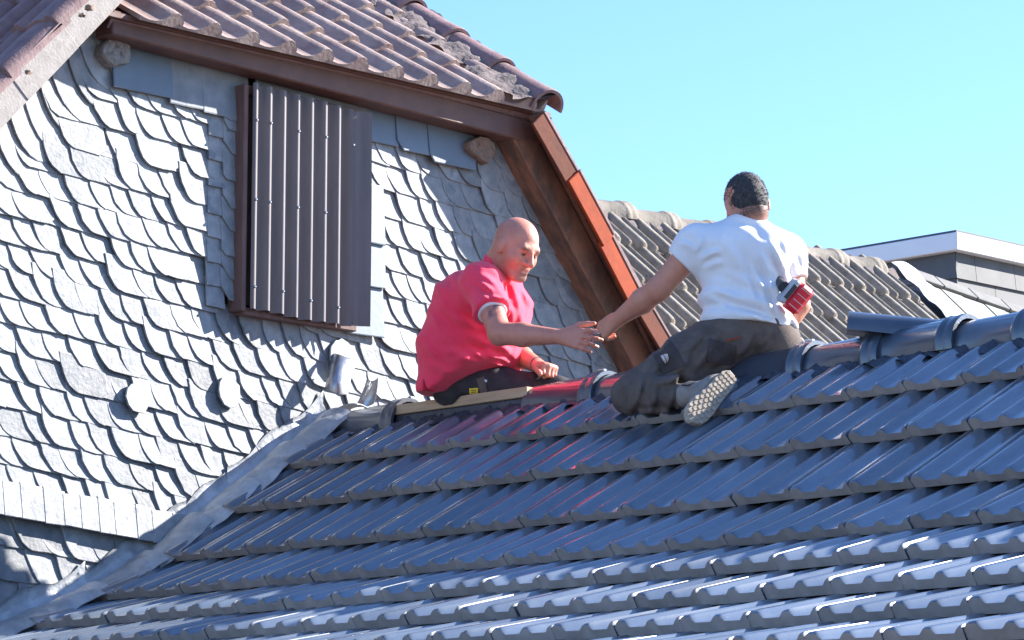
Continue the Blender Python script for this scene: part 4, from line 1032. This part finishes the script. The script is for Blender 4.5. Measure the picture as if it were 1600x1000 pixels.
def hairf(p):
    q = wloc(p); q = q + .0035 * np.stack([wob(p, 260, 91), wob(p, 240, 92), wob(p, 280, 93)], 1); d = hairf0(p) + .002 - .0008 * wob(p, 330, 31, 7) - .0005 * wob(p, 600, 32)
    d = smax(d, q[:, 1] * .8 - .074 - .65 * np.maximum(q[:, 2] - .015, -.2) * 1.0, .006)       # hairline: temple down to behind the ear
    d = smax(d, -(q[:, 2] + .068 + .12 * np.abs(q[:, 0])), .008)
    for sx in (-1, 1): d = smax(d, -ell(p, WT(sx * .085, .006, -.006), A_(.026, .030, .042) * .95, WB), .006)
    return d
whair, HV = grow('hair', hairf, wc - .16, wc + .16, .003, M['hair'], wh)
def strands(hair_v, skin_v):
    b = MB(); rs = np.random.default_rng(5)
    q = wloc(hair_v); out = hair_v[(hairf0(hair_v) > -.002)]
    pick = out[rs.integers(0, len(out), 3600)]
    dh = hairf(skin_v); qs = wloc(skin_v); band = skin_v[(dh > .0005) & (dh < .016) & (qs[:, 1] < .085) & (np.abs(qs[:, 0]) < .085) & (qs[:, 2] > -.10)]
    if len(band):
        pb = band[rs.integers(0, len(band), 1500)]; keep = rs.random(len(pb)) < np.exp(-hairf(pb) / .006); pick = np.concatenate([pick, pb[keep]])
    e = .002; g = np.stack([hairf0(pick + np.eye(3)[i] * e) - hairf0(pick - np.eye(3)[i] * e) for i in range(3)], 1); g /= np.linalg.norm(g, axis=1)[:, None] + 1e-9
    for p, n in zip(pick, g):
        d = unit(n * rs.uniform(.35, .7) - WB[2] * .55 + WB[1] * rs.uniform(-.2, .35) + rs.normal(0, .18, 3)); t1 = unit(np.cross(d, n) + 1e-6); t2 = np.cross(d, t1); L = rs.uniform(.005, .010)
        a = p - n * .001; b.add([a + t1 * .0009, a - t1 * .0005 + t2 * .0008, a - t1 * .0005 - t2 * .0008, a + d * L], [(0, 1, 3), (1, 2, 3), (2, 0, 3)])
    o = b.done('hair_strands', M['hair_dark'], whair); o['kind'] = 'stuff'
strands(HV[0], WBV)
wt = []
for s in (-1, 1):
    wt += [('c', wpel + wl_ * .066 * s + A_(0, 0, .0), wmid + wl_ * .062 * s, .108, .090, .05), ('c', wmid + wl_ * .062 * s, wche + wl_ * .078 * s, .090, .102, .06), ('c', wche + wl_ * .08 * s, (wsl if s < 0 else wsr), .10, .056, .05)]
wt += [('c', wnk - A_(0, 0, .045), wsl, .052, .052, .05), ('c', wnk - A_(0, 0, .045), wsr, .052, .052, .05), ('c', wpel + A_(0, 0, .0), wmid, .106, .094, .05), ('c', wche - wf * .035, wnk - A_(0, 0, .045) - wf * .015, .10, .062, .06), ('c', wsl, wsr, .054, .054, .06), ('c', wche - wf * .045 + wl_ * .08, wsr, .08, .052, .05), ('c', wche - wf * .045 - wl_ * .08, wsl, .08, .052, .05)]
wtf = field(wt); wsl_e = wsl + (wel - wsl) * .36; wsr_e = wsr + (wer - wsr) * .50
wsv = field([('c', wsl, wsl_e + (wel - wsl) * .2, .058, .070, .05), ('c', wsr, wsr_e + (wer - wsr) * .2, .056, .062, .05)])
waL = unit(wel - wsl); waR = unit(wer - wsr)
def tshirt(p):
    d = wtf(p); q = p - wche; u = q @ wl_; zz = q[:, 2]
    # folds hanging from the right shoulder blade to the belt, and gathers above the belt
    ph = (u - .10) + .32 * (zz + .05); w1 = np.clip((u + .02) / .08, 0, 1) * np.clip((.04 - zz) / .08, 0, 1)
    fold = np.abs(np.sin(ph * 62 + 1.6 * wob(p, 9, 41)))
    d = d + (.004 - .013 * fold ** .6) * w1
    w2 = np.clip((-.06 - zz) / .08, 0, 1); d = d - .008 * w2 * np.sin(zz * 80 + 4 * wob(p, 9, 44) + u * 22) - .004 * wob(p, 14, 45) - .002 * wob(p, 50, 46)
    d = d - .004 * np.sin((u * .8 - zz) * 40 + 2 * wob(p, 8, 47)) * np.clip(-u / .08, 0, 1)
    d = d + .002 * np.exp(-(u / .03) ** 2) * np.clip((.12 - np.abs(zz)) / .1, 0, 1)                    # groove of the spine
    d = d + creases(p, [(1190, 389, 1212, 452, .010), (1175, 410, 1202, 471, .009), (1203, 397, 1229, 468, .010), (1169, 435, 1194, 486, .008), (1152, 487, 1213, 499), (1135, 479, 1190, 492), (1097, 372, 1085, 398, .009), (1095, 399, 1123, 389), (1097, 418, 1127, 405), (1106, 462, 1139, 479), (1211, 376, 1233, 418), (1236, 389, 1242, 426), (1135, 376, 1169, 426, .006, .016), (1110, 435, 1148, 447, .006, .014), (1152, 347, 1194, 376, .006, .016), (1060, 376, 1081, 387), (1118, 452, 1161, 468, .006)], -.1)
    s = wsv(p) - .004 * wob(p, 34, 48)
    nL = np.linalg.norm(p - wsl_e, axis=1) < .13; nR = np.linalg.norm(p - wsr_e, axis=1) < .13
    s = np.where(nL, smax(s, (p - wsl_e) @ waL, .004), s); s = np.where(nR, smax(s, (p - wsr_e) @ waR, .004), s)
    d = smin(d, s, .03)
    d = smax(d, -(np.linalg.norm(p - (wnk + A_(-.02, .02, .066)), axis=1) - .058), .006)
    return smax(d, (wpel[2] + .030 - .06 * u) - p[:, 2] + .004 * np.sin(u * 23 + 1), .006)
w_shirt, WS = grow('t_shirt', tshirt, (1.98, -.36, .05), (2.66, .36, .68), .0052, M['cotton'], wh)
wtr = field([('c', wpel - wl_ * .068 + A_(0, 0, .0), wpel + wl_ * .062, .100, .100, .05), ('c', wpel - wl_ * .06 + A_(0, 0, .05), wpel + wl_ * .04 + A_(0, 0, .05), .080, .080, .04), ('c', whl + A_(-.02, 0, 0), whl + (wkn - whl) * .5, .112, .100, .05), ('c', whl + (wkn - whl) * .5, wkn, .098, .078, .04),
             ('c', wkn, wkn + (wan - wkn) * .6, .076, .058, .012), ('c', wkn + (wan - wkn) * .6, wan + (wan - wkn) * .06, .058, .052, .03), ('c', whr, wkr, .10, .075, .04), ('c', wkr, war, .075, .06, .03)])
dsh = unit(wan - wkn)
def wtrf(p):
    d = wtr(p); t = (p - wkn) @ unit(wkn - whl)
    d = d - .007 * wob(p, 22, 51) - .005 * wob(p, 46, 52) - .003 * np.sin((p - wkn) @ dsh * 110 + 4 * wob(p, 18, 55)) * (p[:, 2] < -.05) - .006 * np.sin((p - wkn) @ unit(A_(.8, .1, .6)) * 75 + 3 * wob(p, 11, 53)) * np.exp(-(np.linalg.norm(p - (whl + wkn) / 2, axis=1) / .2) ** 2)
    d = d + creases(p, [(1108, 515, 1060, 556, .010, .014), (1128, 522, 1085, 580, .010, .014), (1150, 545, 1110, 575, .009, .013), (1048, 545, 1010, 590, .009, .013), (1085, 545, 1042, 598, .010, .014), (1185, 520, 1160, 560, .008, .012), (1215, 515, 1195, 545, .008, .012), (1000, 585, 985, 640, .009, .012), (1022, 600, 1012, 645, .008, .012), (1046, 603, 1040, 642, .008, .010), (1060, 604, 1056, 640, .007, .009), (990, 640, 1060, 642, .007, .010), (1070, 585, 1010, 600, .012, .016)], -.2)
    near = np.linalg.norm(p - wan, axis=1) < .12
    d = np.where(near, smax(d, (p - wan) @ dsh - .016, .006), d)
    d = smax(d, .028 - ((p @ RN)) - 5 * np.maximum(0, p[:, 1] + .075) * 1.0, .006)            # rests on the tiles
    return smax(d, p[:, 2] - (wpel[2] + .050 + .01 * np.sin((p - wpel) @ wl_ * 9)), .006)
w_tr, WTv = grow('trousers', wtrf, (1.80, -.60, -.50), (2.62, .82, .26), .0055, M['work'], wh)
def belt(u, v):
    a = R(-95 + 150 * u); c = wpel + A_(0, 0, .004 + .030 * v); return c + wl_ * (.068 * np.sign(math.sin(a)) * min(1, abs(math.sin(a)) * 1.6) + .089 * math.sin(a)) - wf * (.094 * math.cos(a))
v, f = sheet(belt, 28, 2, .0); obj('belt', v, f, M['belt'], wh, True)
pt = decal(WTv, [(1014, 545), (1048, 530), (1072, 570), (1036, 584)], .005, 'knee_patch', M['patch'], w_tr, 8, 8, .003)
decal(WTv, [(1032, 556), (1036, 554), (1042, 566), (1039, 568)], .010, 'shield_emblem', M['emblem'], pt, 2, 3, .001)
decal(WTv, [(1037, 553.5), (1043, 552.5), (1045, 560), (1043, 566)], .010, 'shield_emblem', M['emblem'], pt, 2, 3, .001)
decal(WTv, [(1108, 528), (1150, 540), (1148, 572), (1104, 566)], .005, 'back_pocket', M['patch'], w_tr, 6, 6, .003)
decal(WTv, [(1135, 531), (1158, 526), (1158, 528), (1136, 533.5)], .008, 'orange_stitch', M['orange'], w_tr, 5, 1, .001)
# shoe with treaded sole
sc = on_roof(1112, 619, .082)
e1 = unit(A_(-.05, -math.cos(P0), -math.sin(P0)) + RN * -.12)       # towards the toe (down the slope)
sn = unit(A_(.90, -.42, .10)); sn = unit(sn - e1 * (sn @ e1)); e2 = np.cross(sn, e1)
def sole_pt(t, sgn):      # t 0 heel .. 1 toe
    w = np.interp(t, [0, .06, .18, .35, .55, .75, .9, .97, 1], [.012, .028, .036, .034, .040, .047, .040, .022, .006])
    return sc + e1 * (t - .5) * .285 + e2 * (w * sgn + .004 * math.sin(t * 3))
ts = [0, .03, .08, .18, .3, .42, .55, .68, .8, .9, .96, 1]
outl = [sole_pt(t, 1) for t in ts] + [sole_pt(t, -1) for t in ts[::-1]]
sl_ = MB(); nO = len(outl); k = [[p - sn * .022 for p in outl], [p - sn * .004 for p in outl], [sc + (p - sc) * .97 + sn * .0 for p in outl]]
vv = [p for r in k for p in r]; ff = [tuple(range(2 * nO, 3 * nO)), tuple(range(nO - 1, -1, -1))] + [(j * nO + i, (j + 1) * nO + i, (j + 1) * nO + (i + 1) % nO, j * nO + (i + 1) % nO) for j in range(2) for i in range(nO)]
shoe_f = field([('c', sc - e1 * .085 - sn * .045, sc - e1 * .085 - sn * .075 + (wan - sc) * .25, .036, .038, .02), ('c', sc - e1 * .09 - sn * .04, sc + e1 * .03 - sn * .04, .036, .036, .03), ('c', sc + e1 * .03 - sn * .038, sc + e1 * .105 - sn * .032, .037, .028, .03), ('c', sc - sn * .05 - e1 * .05, wan + dsh * .02, .042, .044, .04)])
def shoef(p): return smax(shoe_f(p) - .002 * wob(p, 60, 61), (p - sc) @ sn + .021, .004)
shoe, _ = grow('shoe', shoef, np.minimum(sc, wan) - .16, np.maximum(sc, wan) + .16, .0045, M['grey_shoe'], wh)
soleo = sl_.add(vv, ff).done('sole', M['sole'], shoe)
tread = MB(); 
for i in range(13):
    t = .06 + i * .070; w = np.interp(t, [0, .06, .18, .35, .55, .75, .9, .97, 1], [.012, .028, .036, .034, .040, .047, .040, .022, .006])
    nn = 4 if w > .03 else 3
    for j in range(nn):
        s = ((j + .5 * (i % 2 == 0) + .25) / nn - .5) * 2 * (w - .004)
        if abs(s) > w - .006 or t > .97: continue
        c = sc + e1 * (t - .5) * .285 + e2 * s + sn * .0025
        hx = [c + (e1 * math.cos(a) * .0078 + e2 * math.sin(a) * .0078) for a in np.linspace(0, 2 * math.pi, 7)[:-1]]
        tread.prism([p + sn * .002 for p in hx], sn * .006)
o = tread.done('tread_lugs', M['sole'], shoe); 
lace = MB()
for j in range(3): lace.tube([wan + dsh * (.03 + .012 * j) + A_(-.0, -.03, .035), wan + dsh * (.04 + .012 * j) + A_(.0, .0, .050), wan + dsh * (.05 + .012 * j) + A_(0, .03, .04)], .004, 5)
lace.done('laces', M['black_plastic'], shoe, True)
bt3 = field([('c', war + A_(-.02, .0, 0), war + A_(.02, .07, -.06), .055, .052, .02), ('c', war + A_(.02, .07, -.06), war + A_(-.13, .10, -.09), .05, .042, .02)])
grow('shoe', bt3, war - .22, war + .22, .008, M['grey_shoe'], wh)

# ---- cordless drill tucked under the arm, battery towards us
dc = onY(1246, 466, .03)
b1 = unit(CR * .63 + CU * .77); b3 = unit(-CF + CR * .25); b2 = unit(np.cross(b3, b1)); b3 = np.cross(b1, b2)
drill = thing('cordless_drill', 'cordless drill with a red ribbed battery tucked under the arm of the man in white', 'drill', tuple(dc))
bat = MB().obox(dc, b1, b2, b3, (.056, .032, .040), .014).done('battery', M['red_plastic'], drill)
for i in range(4): MB().obox(dc + b1 * (-.036 + .024 * i) - b2 * .002 + b3 * .0405, b1, b2, b3, (.0012, .024, .0012)).done('rib', M['emblem'], bat)
for i in range(4): MB().obox(dc + b1 * (-.036 + .024 * i) - b2 * .0322, b1, b2, b3, (.0012, .0012, .026)).done('rib', M['emblem'], bat)
bs = MB().obox(dc + b2 * .044, b1, b2, b3, (.052, .012, .036), .008).done('battery_mount', M['grey_plastic'], drill)
hdv = unit(b2 * .15 - b3 * .95 + b1 * .1); h0 = dc + b2 * .062 - b3 * .01
MB().tube([h0, h0 + hdv * .05, h0 + hdv * .11], [.022, .018, .020], 10).done('handle', M['black_plastic'], drill, True)
h1 = h0 + hdv * .13; md = unit(b1 * .9 - b3 * .3)
MB().tube([h1 - md * .07, h1 - md * .06, h1 + md * .05, h1 + md * .06], [.022, .03, .03, .024], 12).done('motor_housing', M['red_plastic'], drill, True)
MB().tube([h1 + md * .06, h1 + md * .085, h1 + md * .115, h1 + md * .125], [.022, .021, .018, .010], 12).done('chuck', M['black_plastic'], drill, True)
MB().obox(dc + b2 * .044 + b3 * .0365, b1, b2, b3, (.030, .008, .002), .001).done('charge_display', M['black_plastic'], bs)

# ---- the screw being handed over
a = onY(925, 515, -.20); b = onY(938, 522, -.195); dd = unit(b - a)
sc_o = MB().tube([a, a + dd * .03, a + dd * .038, a + dd * .0385, a + dd * .042], [.001, .0026, .0028, .0058, .005], 8).done('roofing_screw', M['steel'], None, True)
tag(sc_o, 'small steel screw pinched between the hands of the two roofers', 'screw')
